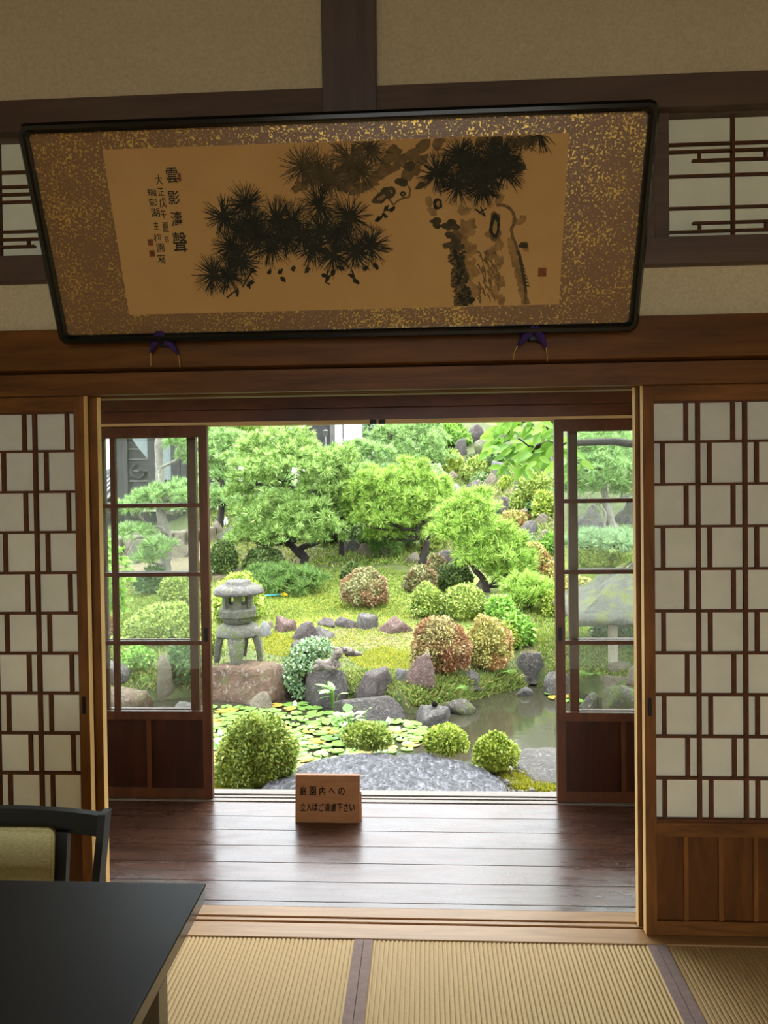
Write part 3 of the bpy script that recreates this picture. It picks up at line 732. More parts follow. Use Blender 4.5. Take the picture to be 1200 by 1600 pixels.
blob(mid_, z5(1110, 405), 17*PXM, 8*PXM, .5, .15); blob(pale, z5(1112, 405), 7*PXM, 3*PXM, .5, .3)
for q in ((320, 620), (330, 645), (390, 655), (420, 630), (440, 655), (410, 705), (430, 770), (450, 740), (400, 770), (470, 780), (870, 770), (835, 290), (860, 280), (100, 370), (120, 380), (150, 290), (170, 270), (230, 400)): blob(mid_, z6(*q), 9*PXM, 5.5*PXM, rng.uniform(-.6, .3), .25)
for i in range(60):
    t_ = i/60; u, v = z6(460+50*t_+rng.uniform(-25, 40), 820+330*t_+rng.uniform(-15, 15)); blob(mid_ if i % 2 else dark, (u, v), rng.uniform(2, 5)*PXM, rng.uniform(3, 7)*PXM, rng.uniform(0, 3), .5)
for i in range(26):
    u, v = z6(430+i*1.5+rng.uniform(-12, 20), 830+i*12); a = rng.uniform(-.2, 1.0); stroke(dark, (u, v), (u-.014*cos(a), v-.014*sin(a)), 1.0*PXM, .5*PXM, .2)
for i in range(7):
    u, v = z6(850+i*6, 890+i*22); stroke(dark, (u, v), (u+.012, v-.006), 1.1*PXM, .4*PXM, .25)
for i in range(40):
    u, v = z6(610+rng.uniform(-30, 110), 800+rng.uniform(0, 300)); stroke(wash, (u, v), (u+rng.uniform(.005, .012), v-rng.uniform(.01, .03)), 1.6*PXM, .6*PXM, .1)
# dark feet under the needle clusters
for q in ((360, 830), (350, 900), (270, 960), (340, 920), (460, 840), (540, 885), (520, 840), (800, 880), (830, 845), (780, 860), (940, 860), (960, 895), (880, 820), (1020, 820), (1080, 810), (1130, 510), (1095, 530), (1140, 470), (1170, 475), (680, 830), (600, 820)): blob(dark, z5(*q), 6*PXM, 3.5*PXM, rng.uniform(0, 3), .4)
for a, b in (((800, 830), (785, 900)), ((785, 900), (812, 912)), ((800, 870), (840, 845)), ((940, 830), (965, 905)), ((965, 905), (940, 870)), ((360, 830), (300, 930)), ((210, 990), (260, 950))): stroke(dark, z5(*a), z5(*b), 1.6*PXM, 1.0*PXM)
for a, b in (((570, 545), (630, 590)), ((630, 590), (600, 530)), ((590, 570), (640, 540))): stroke(dark, z6(*a), z6(*b), 1.4*PXM, .9*PXM)
# needle fans
def fan(mb, c, R_, n, a0=0, a1=2*pi, w=.62):
    for i in range(n):
        a = rng.uniform(a0, a1); L_ = R_*rng.uniform(.65, 1.05)
        p0 = np.array(c)+rng.uniform(-3, 3, 2)*PXM; p1 = p0+np.array([cos(a), sin(a)])*L_*PXM
        stroke(mb, p0, p1, w*1.5*PXM, w*.5*PXM, rng.uniform(-.08, .08))
for q in ((740, 250), (930, 180), (1050, 120), (820, 290), (650, 230), (990, 260)): fan(mid_, z5(*q), 38, 90)
for q in ((190, 515), (320, 445), (245, 695), (130, 855), (215, 850), (290, 780), (360, 560), (500, 530), (590, 545), (470, 690), (400, 640), (750, 450), (760, 600), (720, 700), (650, 640), (860, 620), (930, 520), (1050, 690), (960, 720), (830, 740), (560, 640), (300, 600)): fan(dark, z5(*q), 37, 95)
for q in ((330, 320), (470, 210), (580, 300), (650, 340), (700, 240), (460, 390), (600, 410), (740, 190), (760, 310), (540, 260)): fan(dark, z6(*q), 36, 95)
fan(dark, z6(960, 70), 34, 30, -2.6, -.6); fan(mid_, z6(860, 120), 30, 40)
V_, F_, I_ = [], [], []
for k_, mb in enumerate((pale, wash, mid_, dark)):
    b_ = len(V_); V_ += mb.v; F_ += [tuple(b_+i for i in f) for f in mb.f]; I_ += [k_]*len(mb.f)
link_mesh('ink_pine', V_, F_, None, pt, False, ['ink_pale', 'ink_wash', 'ink_mid', 'ink_dark'], I_)
# inscription and seals
ins = MB()
def zi(x, y): return px2pic(220+x/8.42, 240+y/8.42)
for txt, cells in (('雲影濤聲', ((430, 285, 130, 210), (455, 575, 130, 190), (490, 855, 120, 200), (535, 1160, 150, 270))),
                   ('大正戊午夏日', ((258, 340, 70, 140), (285, 500, 65, 115), (308, 640, 75, 135), (318, 790, 60, 120), (345, 965, 65, 145), (363, 1125, 42, 75))),
                   ('瑞彰湖主梅園寫', ((168, 510, 105, 100), (185, 638, 100, 110), (212, 770, 100, 125), (222, 940, 50, 110), (245, 1100, 95, 105), (280, 1232, 85, 115), (292, 1378, 90, 125)))):
    for ch, (x, y, w, h) in zip(txt, cells):
        a = zi(x-w/2, y+h/2); b = zi(x+w/2, y-h/2)
        put_text(ins, ch, pic(a[0], a[1], .0145), PU, PV, abs(b[0]-a[0]), abs(b[1]-a[1]))
ins.build('inscription', 'ink_dark', pt)
for q, w, h in ((zi(532, 308), 4.5, 12), (zi(152, 1160), 9, 10), (zi(172, 1305), 9, 10), (px2pic(846, 424), 13, 14)):
    red = MB(); inkpoly(red, [(q[0]-w/2*PXM, q[1]-h/2*PXM), (q[0]+w/2*PXM, q[1]-h/2*PXM), (q[0]+w/2*PXM, q[1]+h/2*PXM), (q[0]-w/2*PXM, q[1]+h/2*PXM)]); red.build('seal', 'seal_red', pt)
# two padded rests of purple cloth with gold cords under the frame
def lobe(p0, p1, wd, k=10):
    """spindle-shaped padded lobe"""
    m_ = MB(); pts = []; rr = []
    for i in range(k+1):
        s_ = i/k; q = np.array(p0)*(1-s_)+np.array(p1)*s_; q[2] += .004*sin(pi*s_); pts.append(q); rr.append(wd*(.28+.72*sin(pi*min(1, s_*.9+.15))**1.2)+.0015)
    return m_.tube(pts, rr, 12)
def rest(cx, cz, lx, lz, rx, rz, cl, cr, label):
    top = np.array([cx, 2.352, cz+.016])
    t = empty('frame_rest', (cx, 2.37, cz-.04)); tag(t, label, 'picture rest', 'purple cloth rests under the framed painting')
    for (x, z, c) in ((lx, lz, cl), (rx, rz, cr)):
        e = np.array([x, 2.388, z])
        lobe(top, e, .0125).build('cloth_lobe', 'picture_rail_fabric', t, 0, True)
        pts = [e+np.array([0, 0, .002]), e+np.array([c*.4, .002, -.004]), e+np.array([c, .008, -.02]), e+np.array([c*1.3, .012, -.042])]
        MB().tube(pts, .0016, 6).build('cord', 'gold_cord', t, 0, True)
    B(cx-.012, cx+.012, 2.38, 2.42, cz-.02, cz+.004).build('bracket', 'cast_iron', t)
rest(-.818, 1.925, -.858, 1.888, -.772, 1.880, -.004, .002, 'purple padded cloth rest with gold cords under the left end of the painting')
rest(.338, 1.917, .292, 1.882, .376, 1.876, -.012, .004, 'purple padded cloth rest with gold cords under the right end of the painting')

# ------------------------------------------------------------------ table and chair
TX1, TY1, TZ = -.434, 1.4605, .70
t = empty('dining_table', (-1.2, .9, 0)); tag(t, 'black lacquered dining table with glossy edge at the lower left on the tatami', 'table')
B(-2.1, TX1, .30, TY1, TZ-.006, TZ).build('tabletop', 'black_lacquer', t, .003)
B(-2.098, TX1-.002, .302, TY1-.002, TZ-.035, TZ-.0062).build('edge_band', 'glossy_edge', t, .002)
ly = 1.245
for (x0_, x1_) in ((TX1-.062, TX1-.004), (-2.096, -2.04)):
    for (a, b) in ((ly-.045, ly), (.40, .45)):
        B(x0_, x1_, a, b, .0005, TZ-.035).build('leg', 'glossy_edge', t, .003)
B(-2.04, TX1-.06, ly-.03, ly-.005, .60, TZ-.035).build('apron', 'black_lacquer', t)
# chair behind the table
CC = -.945
t = empty('dining_chair', (CC, 1.5, 0)); tag(t, 'black wooden chair with olive fabric back pad, tucked behind the black table', 'chair')
def lean(z): return 1.632+max(0, z-.42)*.11
for s_ in (-1, 1):
    x = CC+s_*.205
    p_ = MB(); zs_ = [.0016, .42, .60, .738]; ring = []
    for z in zs_:
        y = lean(z)+(-.0 if z > .1 else .03); xx = x+(.010*s_*(z-.6)/.138 if z > .5 else -.008*s_)
        ring.append([(xx-.0085, y, z), (xx+.0085, y, z), (xx+.0085, y+.034, z), (xx-.0085, y+.034, z)])
    for i in range(3):
        b = len(p_.v); p_.v += ring[i]+ring[i+1]; p_.f += [(b+j, b+(j+1) % 4, b+4+(j+1) % 4, b+4+j) for j in range(4)]
    p_.f += [(0, 3, 2, 1), (len(p_.v)-4, len(p_.v)-3, len(p_.v)-2, len(p_.v)-1)]
    p_.build('back_post', 'black_lacquer', t)
    B(x-.015, x+.015, 1.27, 1.30, .0016, .40).build('leg', 'black_lacquer', t, .002)
tr = MB(); xs_ = np.linspace(CC-.205, CC+.205, 17); top = [(x, lean(.73)+.004+.012*(1-((x-CC)/.205)**2), .735+.008*(1-((x-CC)/.205)**2)) for x in xs_]
for (a, b) in zip(top[:-1], top[1:]):
    q = []
    for (x, y, z) in (a, b): q += [(x, y, z-.048), (x, y, z), (x, y+.02, z), (x, y+.02, z-.048)]
    tr.add(q, [(0, 4, 5, 1), (1, 5, 6, 2), (2, 6, 7, 3), (3, 7, 4, 0)])
tr.build('top_rail', 'black_lacquer', t)
for s_ in (-1, 1): MB().prism([(CC+s_*.121-.014, lean(.45), .45), (CC+s_*.121+.014, lean(.45), .45), (CC+s_*.124+.014, lean(.70), .70), (CC+s_*.124-.014, lean(.70), .70)], (0, .018, 0)).build('back_slat', 'black_lacquer', t)
pad = rrect(.114, .47, .714, .016); cu = MB(); nP = len(pad)
L_ = [(0, .004, 1), (-.014, 0, 1), (-.021, .006, .95), (-.024, .02, .8)]
V = []
for (w, ins_, _) in L_:
    for (x, z) in rrect(.114-ins_, .47+ins_, .714-ins_, max(.004, .016-ins_*.6)): V.append((CC+x, lean(z)+w+.004, z))
F = [(i*nP+j, i*nP+(j+1) % nP, (i+1)*nP+(j+1) % nP, (i+1)*nP+j) for i in range(len(L_)-1) for j in range(nP)]+[tuple((len(L_)-1)*nP+j for j in range(nP))]
link_mesh('back_pad', V, F, 'olive_fabric', t)
pp = [(CC+x, lean(z)-.014, z) for x, z in rrect(.113, .471, .713, .016)]; MB().tube(pp+[pp[0]], .0028, 6).build('piping', 'olive_fabric', bpy.data.objects['back_pad'])
B(CC-.2, CC+.2, 1.26, 1.64, .40, .425).build('seat_frame', 'black_lacquer', t, .003)
B(CC-.185, CC+.185, 1.27, 1.62, .425, .465).build('seat_pad', 'olive_fabric', t, .012)

# ================================================================== GARDEN
# terrain
gx = np.concatenate([np.linspace(-26, -7, 20), np.linspace(-6.8, 6.8, 273), np.linspace(7, 26, 20)])
gy = np.concatenate([np.arange(3.59, 6.6, .09), np.arange(6.6, 8.8, .03), np.arange(8.8, 12, .09), np.arange(12, 24, .25), np.arange(24, 62, 1.5)])
GX, GY = np.meshgrid(gx, gy); GZ = ground(GX, GY)
V = np.stack([GX, GY, GZ], -1).reshape(-1, 3); nx = len(gx); ii, jj = np.meshgrid(np.arange(len(gy)-1), np.arange(nx-1), indexing='ij')
q = (ii*nx+jj).ravel(); F = np.stack([q, q+1, q+nx+1, q+nx], 1)
ter = link_mesh('ground', V, F, 'garden_soil', None, True); ter['kind'] = 'structure'
# bare earth of the path, the gravel court and the stream bed (wear of the ground itself)
U = V[:, 0]/np.maximum(V[:, 1], .1)*1200+664; Vy = V[:, 1]
bare = np.zeros(len(V))
def spot(cx, cy, rx, ry, a):
    p_ = G(cx, cy); return a*np.exp(-(((V[:, 0]-p_[0])/rx)**2+((V[:, 1]-p_[1])/ry)**2)**1.5)
bare += spot(575, 992, .55, .5, 1.0)+spot(285, 880, 2.2, 1.5, 1.2)+spot(830, 985, .5, .8, .9)+spot(750, 860, .8, 1.5, .6)+spot(785, 775, .35, 1.5, .6)+spot(520, 1005, .3, .4, .6)
bare += (Vy < 5.3)*.9+smooth(8.0, 7.4, Vy)*.25*(Vy > 5.3)
lush = smooth(8.2, 9.0, Vy)*smooth(12.8, 11.6, Vy)*.95
lush = np.maximum(lush, smooth(4.9, 4.6, Vy)*.9); lush = np.maximum(lush, spot(285, 960, 1.6, 1.6, 1)); lush = np.clip(lush, 0, 1)
l_ = ter.data.attributes.new('lush', 'FLOAT', 'POINT'); l_.data.foreach_set('value', lush.astype(np.float32))
a_ = ter.data.attributes.new('bare', 'FLOAT', 'POINT'); a_.data.foreach_set('value', bare.astype(np.float32))
wat = B(-9, 9, 4.95, 8.7, WATER-.02, WATER).build('pond_water', 'pond_water'); struct(wat)
# yard on the far side of the room, seen only by the light
struct(B(-14, 14, -16, RY0-.15, -.7, -.55).build('ground', 'gravel_stone'))

# ------------------------------------------------------------------ foliage makers
def unit(v): return v/(np.linalg.norm(v, axis=-1, keepdims=True)+1e-9)
def leaves(P, N, ln, wd, up=0, rnd=.6, lift=.5):
    """leaf cards: base, side, tip, side with a slight cup"""
    n = len(P); r = rng.normal(size=(n, 3)); T = unit(np.cross(N, r)); A = unit(T*(1-lift)+N*lift+rng.normal(size=(n, 3))*.25*rnd+np.array([0, 0, up]))
    S = unit(np.cross(A, N+rng.normal(size=(n, 3))*rnd)); M = np.cross(S, A)
    L = ln*rng.uniform(.7, 1.2, (n, 1)); Wd = wd*rng.uniform(.7, 1.2, (n, 1))
    V = np.stack([P, P+A*L*.5+S*Wd*.5+M*Wd*.12, P+A*L, P+A*L*.5-S*Wd*.5+M*Wd*.12], 1).reshape(-1, 3)
    return V, np.arange(4*n).reshape(n, 4)
def sphere_grid(k=14, m_=20):
    th = np.linspace(0, pi, k); ph = np.linspace(0, 2*pi, m_, endpoint=False)
    D = np.array([[sin(a)*cos(b), sin(a)*sin(b), cos(a)] for a in th for b in ph])
    F = np.array([(i*m_+j, (i+1)*m_+j, (i+1)*m_+(j+1) % m_, i*m_+(j+1) % m_) for i in range(k-1) for j in range(m_)])
    return D, F
SG = sphere_grid()
def lumps(D, ph, amp, f=3.2):
    return 1+amp*(np.sin(D[:, 0]*f+ph[0])*np.sin(D[:, 1]*f*1.2+ph[1])+np.sin(D[:, 2]*f*1.4+D[:, 0]*2+ph[2])*.7+.5*np.sin(D[:, 1]*f*2.1+D[:, 0]*f*1.7+ph[0]))
def dome_mesh(c, r, n, ln, wd, low=-.35, amp=.05, box=.0):
    ph = rng.uniform(0, 6, 3)
    D = unit(rng.normal(size=(int(n*1.7), 3))); D = D[D[:, 2] > low][:n]
    r = np.array(r)
    def surf(D, k): 
        e = D*(1+box*(1-np.max(np.abs(D), 1, keepdims=True)))
        return np.array(c)+e*r*(lumps(D, ph, amp)*k)[:, None]
    P = surf(D, rng.uniform(.84, 1.02, len(D))); N = unit(D/r)
    J = np.sin(D[:, 0]*23/(.3+r[0])*r[0]+ph[0])+np.sin(D[:, 1]*21/(.3+r[0])*r[0]+ph[1])+np.sin(D[:, 2]*25/(.3+r[0])*r[0]+ph[2]); P = P+N*(J*.012*r[2]/.4)[:, None]
    V, F = leaves(P, N, ln, wd)
    C = surf(SG[0], np.full(len(SG[0]), .80)); 
    return np.concatenate([V, C]), np.concatenate([F, SG[1]+len(V)])
def shrub(px0, px1, top, base, mat, label, cat='shrub', dens=1.0, leaf=5.5, dep=1.0, group=None, Y=None, low=-.35, amp=.05, name='azalea_shrub', box=0.0):
    cx = (px0+px1)/2; g = G(cx, base)
    if Y is not None: g = atY(cx, base, Y)
    rx = (px1-px0)/2*g[1]/1200; ry = rx*dep; Yc = g[1]+ry*.75
    rx *= Yc/g[1]*.94
    x = atY(cx, base, Yc)[0]; zt = atY(cx, top, Yc)[2]; zb = min(gz(x, Yc), g[2]) if Y is None else g[2]
    hz = max(zt-zb, .05); zc = zb+hz*.38; rz = (zt-zc)*.97
    ln = leaf*Yc/1200; n = int(dens*5.0*(2*pi*((rx*rz)**1.0*1.25))/(ln*ln*.45)); n = min(n, 22000)
    V, F = dome_mesh((x, Yc, zc), (rx*.97, ry*.97, rz), n, ln*1.15, ln*.62, max(low, -min(.95, (zc-zb)/rz)), amp, box)
    V[:, 2] = np.maximum(V[:, 2], zb-.04)
    o = link_mesh(name, V, F, mat); tag(o, label, cat, group); return o
# --- rocks
def ico(sub=4):
    bm = bmesh.new(); bmesh.ops.create_icosphere(bm, subdivisions=sub, radius=1)
    V = np.array([v.co[:] for v in bm.verts]); F = np.array([[v.index for v in f.verts] for f in bm.faces]); bm.free(); return V, F
ICO = {k: ico(k) for k in (2, 3, 4, 5)}
def rock_mesh(sub, planes, flat, rough, r_):
    D, F = ICO[sub]; rr = np.full(len(D), 1.3)
    for _ in range(planes+5):
        nrm = unit(r_.normal(size=3)*np.array([1, 1, .9])); d = r_.uniform(.62, .98); dt = D@nrm
        rr = np.where(dt > .05, np.minimum(rr, d/np.maximum(dt, .05)), rr)
    if flat:
        nrm = unit(np.array([r_.uniform(-.08, .08), r_.uniform(-.12, .02), 1])); dt = D@nrm; rr = np.where(dt > .05, np.minimum(rr, flat/np.maximum(dt, .05)), rr)
    ph = r_.uniform(0, 6, 8)
    for i, f in enumerate((2.2, 4.5, 9, 17, 30)):
        a = rough*1.5/(1.5**i); w_ = np.linalg.qr(r_.normal(size=(3, 3)))[0]; q = (D*rr[:, None])@w_*f
        rdg = np.abs(np.sin(q[:, 0]+ph[i]+.8*np.sin(q[:, 1]*1.3)))*np.abs(np.sin(q[:, 1]*.9+ph[i+1]+.7*np.sin(q[:, 2])))**.5
        rr = rr*(1-a*(1-rdg))
    V = D*rr[:, None]; V = V/np.array([V[:, 0].max()-V[:, 0].min(), V[:, 1].max()-V[:, 1].min(), 1])*np.array([2, 2, 1]); V[:, 2] = V[:, 2]/V[:, 2].max()
    return V, F
rock_seed = [100]
def rock(px0, px1, top, base, mat, label, dep=.75, flat=.0, planes=9, rough=.035, Y=None, name='garden_rock', sub=4, cat='rock', bury=.35, group=None):
    rock_seed[0] += 1; r_ = np.random.default_rng(rock_seed[0])
    cx = (px0+px1)/2; g = G(cx, base)
    if Y is not None: g = atY(cx, base, Y)
    bank = base > 1010 and Y is None
    if bank: bury = max(bury, .6)
    sx = (px1-px0)/2*g[1]/1200; sy = sx*dep; Yc = g[1]+sy*(.3 if bank else .8); sx *= Yc/g[1]
    x = atY(cx, base, Yc)[0]; zt = atY(cx, top, Yc+(.55*sy if flat else .1*sy))[2]; zb = g[2]
    h = max(zt-zb, .04)
    V, F = rock_mesh(sub, planes, flat, rough, r_)
    zz = V[:, 2]; z = np.where(zz > 0, zz*h*.98, zz*h*bury); zn = np.clip(-zz/max(1e-3, -zz.min()), 0, .94); V[:, :2] *= np.where(zz < 0, 1/np.sqrt(1-zn*zn)*(1-.25*zn), 1)[:, None]
    # keep the foot broad: widen the lower part
    P = np.stack([x+V[:, 0]*sx, Yc+V[:, 1]*sy, zb+z], 1)
    o = link_mesh(name, P, F, mat, None, True); tag(o, label, cat, group)
    return o, (x, Yc, zb, zt, sx, sy)
# --- pines
def tuft_mesh(P, A, ln, k, spread, wd):
    """k needles at every tuft point P with axis A"""
    n = len(P); Pn = np.repeat(P, k, 0); An = np.repeat(A, k, 0)
    D = unit(An+rng.normal(size=(n*k, 3))*spread); L = ln*rng.uniform(.65, 1.15, (n*k, 1))
    S = unit(np.cross(D, rng.normal(size=(n*k, 3))))*wd
    V = np.stack([Pn-S, Pn+S, Pn+D*L*.6+S*.8, Pn+D*L+S*.1-np.array([0, 0, 1])*L*.04], 1).reshape(-1, 3)
    return V, np.arange(4*n*k).reshape(-1, 4)
def pad_mesh(c, r, nsub, ln, k=9, spread=.55, wd=.0028, under=.3):
    """a pad is many little pom-poms of needles spread over a flattened dome"""
    D = unit(rng.normal(size=(nsub*3, 3))); D = D[D[:, 2] > -under][:nsub]; n = len(D)
    ph = rng.uniform(0, 6, 3); s_ = rng.uniform(.35, 1, n)**.5
    C = np.array(c)+D*np.array(r)*(lumps(D, ph, .2, 5)*s_)[:, None]
    per = 8
    A = unit(np.repeat(unit(D/np.array(r))*.45+np.array([0, 0, .55]), per, 0)+rng.normal(size=(n*per, 3))*.75)
    P = np.repeat(C, per, 0)+A*ln*.12+rng.normal(size=(n*per, 3))*ln*.06
    return tuft_mesh(P, A, ln, k, spread, wd)
def pine(label, base, trunks, pads, mat, name='pine_tree', ln=.105, dens=1.0, Y=None, bark='bark', wd=.0030, group=None, thick=1.0, pk=1.0):
    """trunks: list of [(px, py, dY, radius px)...]; pads: (px, py, rx px, ry px, dY)"""
    g = G(*base) if Y is None else atY(base[0], base[1], Y)
    Y0 = g[1]; s_ = Y0/1200
    root = empty(name, g); tag(root, label, 'pine tree', group); pads = [(a, b, c*pk, d*pk, e) for a, b, c, d, e in pads]
    allp = []; tb = MB()
    for tr_ in trunks:
        pts = [atY(p_[0], p_[1], Y0+p_[2]) for p_ in tr_]; rad = [p_[3]*s_*thick for p_ in tr_]
        # smooth the path and make it knobbly
        fine = []; fr = []
        for i in range(len(pts)-1):
            for t_ in np.linspace(0, 1, 5)[:-1]:
                a, b = pts[max(i-1, 0)], pts[min(i+2, len(pts)-1)]
                h = pts[i]*(1-t_)+pts[i+1]*t_ + ((pts[i+1]-a)*.12*(1-t_)-(b-pts[i])*.12*t_)*t_*(1-t_)*2
                fine.append(h+rng.normal(size=3)*rad[i]*.12); fr.append((rad[i]*(1-t_)+rad[i+1]*t_)*rng.uniform(.9, 1.12))
        fine.append(pts[-1]); fr.append(rad[-1])
        if tr_ is trunks[0]:
            fine[0] = fine[0]-np.array([0, 0, .12]); zg = gz(fine[0][0], fine[0][1])-.1
            if fine[0][2] > zg: fine.insert(0, np.array([fine[0][0], fine[0][1], zg])); fr.insert(0, fr[0]*1.1)
        tb.tube(fine, fr, 9); allp += list(zip(fine, fr))
    AP = np.array([p_ for p_, _ in allp])
    for (px_, py_, rx, ry, dY) in pads:
        c = atY(px_, py_, Y0+dY); tip = c-np.array([0, 0, ry*s_*.4])
        d = np.linalg.norm(AP-tip, axis=1)+np.maximum(0, AP[:, 2]-tip[2])*1.5; i = int(np.argmin(d)); a = AP[i]
        mid = (a+tip)/2+np.array([rng.normal()*.05, rng.normal()*.05, -.04]); r0 = min(allp[i][1]*.6, 3.2*s_)
        tb.tube([a, mid, tip], [r0, r0*.7, r0*.35], 6)
        for _ in range(4):
            e = c+unit(rng.normal(size=3))*np.array([rx*s_*.75, rx*s_*.6, ry*s_*.3]); tb.tube([mid, (mid+e)/2+[0, 0, -.02], e], [r0*.45, r0*.35, r0*.15], 5)
    tb.build('trunk', bark, root, 0, True)
    for (px_, py_, rx, ry, dY) in pads:
        c = atY(px_, py_, Y0+dY); q = (Y0+dY)/1200
        nt_ = int(dens*(rx*ry*.068+14)); R3 = (rx*q*1.0, rx*q*.85, ry*q*1.15)
        V, F = pad_mesh(c, R3, nt_, ln*1.15, 8, .33, wd*1.6)
        link_mesh('foliage_pad', V, F, mat, root)
    return root
def leafy_tree(label, base, trunk, crowns, mat, leaf, Y=None, name='tree', cat='tree', dens=1.0, bark='bark', group=None, asp=.6):
    g = G(*base) if Y is None else atY(base[0], base[1], Y)
    Y0 = g[1]; s_ = Y0/1200; root = empty(name, g); tag(root, label, cat, group)
    if trunk:
        tb = MB(); pts = [atY(a, b, Y0+c) for a, b, c, r in trunk]; pts[0] = pts[0]-np.array([0, 0, .1])
        tb.tube(pts, [r*s_ for *_, r in trunk], 8); last = pts
        for (px_, py_, rx, ry, dY) in crowns:
            c = atY(px_, py_, Y0+dY); i = min(range(len(pts)), key=lambda i: np.linalg.norm(pts[i]-c)+max(0, pts[i][2]-c[2])*2)
            tb.tube([pts[i], (pts[i]+c)/2-[0, 0, .05], c], [2.2*s_, 1.6*s_, .8*s_], 6)
        tb.build('trunk', bark, root, 0, True)
    VV, FF, b = [], [], 0
    for (px_, py_, rx, ry, dY) in crowns:
        c = atY(px_, py_, Y0+dY); q = (Y0+dY)/1200; ph = rng.uniform(0, 6, 3)
        n = int(dens*(pi*rx*ry)*4.2/(leaf*leaf*asp*.5)); n = min(n, 9000)
        D = unit(rng.normal(size=(n, 3))); R3 = np.array([rx*q, rx*q*.8, ry*q])
        P = c+D*R3*(lumps(D, ph, .13, 4)*rng.uniform(.5, 1, n)**.5)[:, None]
        V, F = leaves(P, unit(D*.6+np.array([0, 0, .6])), leaf*q*1.1, leaf*q*asp, -.1, .7, .3)
        VV.append(V); FF.append(F+b); b += len(V)
    link_mesh('foliage', np.concatenate(VV), np.concatenate(FF), mat, root)
    return root

# ------------------------------------------------------------------ stones
# the great entrance stone: own outline, domed, split surface
def slab(name, outline, ztop, thick, mat, label, dome=.05, res=60, tilt=0):
    """outline: photo sight points taken on the plane z = ztop"""
    pts = np.array([atZ(px_, py_, ztop)[:2] for px_, py_ in outline]); c = pts.mean(0); k = 96
    ang = np.arctan2(pts[:, 1]-c[1], pts[:, 0]-c[0]); rad = np.hypot(*(pts-c).T); o_ = np.argsort(ang); ang, rad = ang[o_], rad[o_]
    th = np.linspace(-pi, pi, k, endpoint=False); R_ = np.interp(th, np.r_[ang[-1]-2*pi, ang, ang[0]+2*pi], np.r_[rad[-1], rad, rad[0]])
    R_ = R_*(1+.015*np.sin(th*7+1)+.01*np.sin(th*13))
    V = []; rings = [.02]+list(np.linspace(.1, .94, 12))+[.985, 1.0, .99, .93]; m_ = len(rings)
    for i, s_ in enumerate(rings):
        for j in range(k):
            x, y = c[0]+R_[j]*s_*cos(th[j]), c[1]+R_[j]*s_*sin(th[j])
            z = ztop-dome*s_**2.2+.008*sin(x*9+y*5)+.006*sin(x*17-y*23)+.004*sin(x*41+y*31)
            if i == m_-4: z -= .018
            if i == m_-3: z -= .06
            if i == m_-2: z -= thick*.6
            if i == m_-1: z -= thick
            V.append((x, y, z))
    F = [(i*k+j, (i+1)*k+j, (i+1)*k+(j+1) % k, i*k+(j+1) % k) for i in range(m_-1) for j in range(k)]+[tuple(range(k)), tuple((m_-1)*k+j for j in range(k))[::-1]]
    F = [tuple(f[::-1]) for f in F]
    o = link_mesh(name, V, F, mat, None, True); tag(o, label, 'stone'); return o
slab('stepping_stone', [(372, 1262), (390, 1226), (420, 1203), (455, 1186), (480, 1175), (560, 1168), (630, 1163), (700, 1174), (745, 1182), (775, 1200), (800, 1226), (816, 1262), (700, 1275), (500, 1275)], -.33, .34, 'slab_stone', 'huge flat wet grey stepping stone just outside the veranda')
slab('garden_rock', [(806, 1172), (822, 1163), (868, 1163), (905, 1170), (912, 1200), (880, 1216), (840, 1214), (818, 1196)], -.36, .3, 'rock_grey', 'flat topped pale grey rock beside the water at the right door', .03)

LR, LRd = rock(308, 454, 1020, 1086, 'rock_brown', 'big brown block of rock carrying the stone lantern', .85, .8, 7, .03, name='garden_rock', sub=5)
rk = lambda *a, **k: rock(*a, **k)
rk(391, 432, 1079, 1105, 'rock_pale', 'small tan boulder in the lily pads below the lantern rock', .8)
rk(427, 444, 1075, 1092, 'rock_purple', 'little dark stone wedged right of the lantern rock')
SR, SRd = rk(478, 555, 1043, 1100, 'rock_wet', 'mossy brown boulder under the driftwood root', .7, 0, 8)
rk(553, 622, 1040, 1081, 'rock_purple', 'rounded purple brown boulder right of the driftwood root', .7)
rk(526, 642, 1080, 1122, 'rock_wet', 'long flat topped mossy stone at the edge of the pond', .6, .8, sub=5)
rk(649, 706, 1101, 1130, 'rock_grey', 'low pointed grey stone standing in the water', .7, 0, 6)
rk(692, 750, 1087, 1112, 'rock_mossy', 'low mossy stone at the bank behind the pointed water stone', .7)
rk(637, 684, 1018, 1074, 'rock_red', 'upright reddish stone leaning by the brown azalea', .5, 0, 6)
rk(424, 464, 961, 988, 'rock_red', 'reddish stone right of the lantern at the lawn edge')
rk(455, 500, 969, 1003, 'rock_purple', 'purple grey stone second in the lawn edge row')
rk(478, 524, 977, 1000, 'rock_grey', 'slanting grey stone in the lawn edge row', .7)
rk(494, 526, 964, 980, 'rock_purple', 'small purple stone behind the slanting grey one')
rk(518, 556, 963, 981, 'rock_purple', 'low wide purple stone in the lawn edge row', .6)
rk(555, 591, 957, 984, 'rock_grey', 'square dark grey block in the lawn edge row', .8, .85, 6)
rk(588, 648, 960, 990, 'rock_red', 'flat red brown slab at the right end of the lawn edge row', .6, .85)
rk(414, 431, 969, 982, 'rock_pale', 'small pinkish stone nearest the white rock')
rk(400, 424, 969, 995, 'rock_white', 'white speckled rock beside the lantern', .7, 0, 6)
rk(568, 590, 1028, 1044, 'rock_pale', 'tiny pale stone between the boulders by the path') if False else None
rk(616, 640, 1042, 1064, 'rock_white', 'small whitish stone left of the upright reddish stone')
rk(452, 470, 1000, 1022, 'rock_purple', 'small purple stone above the juniper on the path')
rk(799, 850, 1016, 1050, 'rock_grey', 'grey boulder with pale lichen on the right bank', .7)
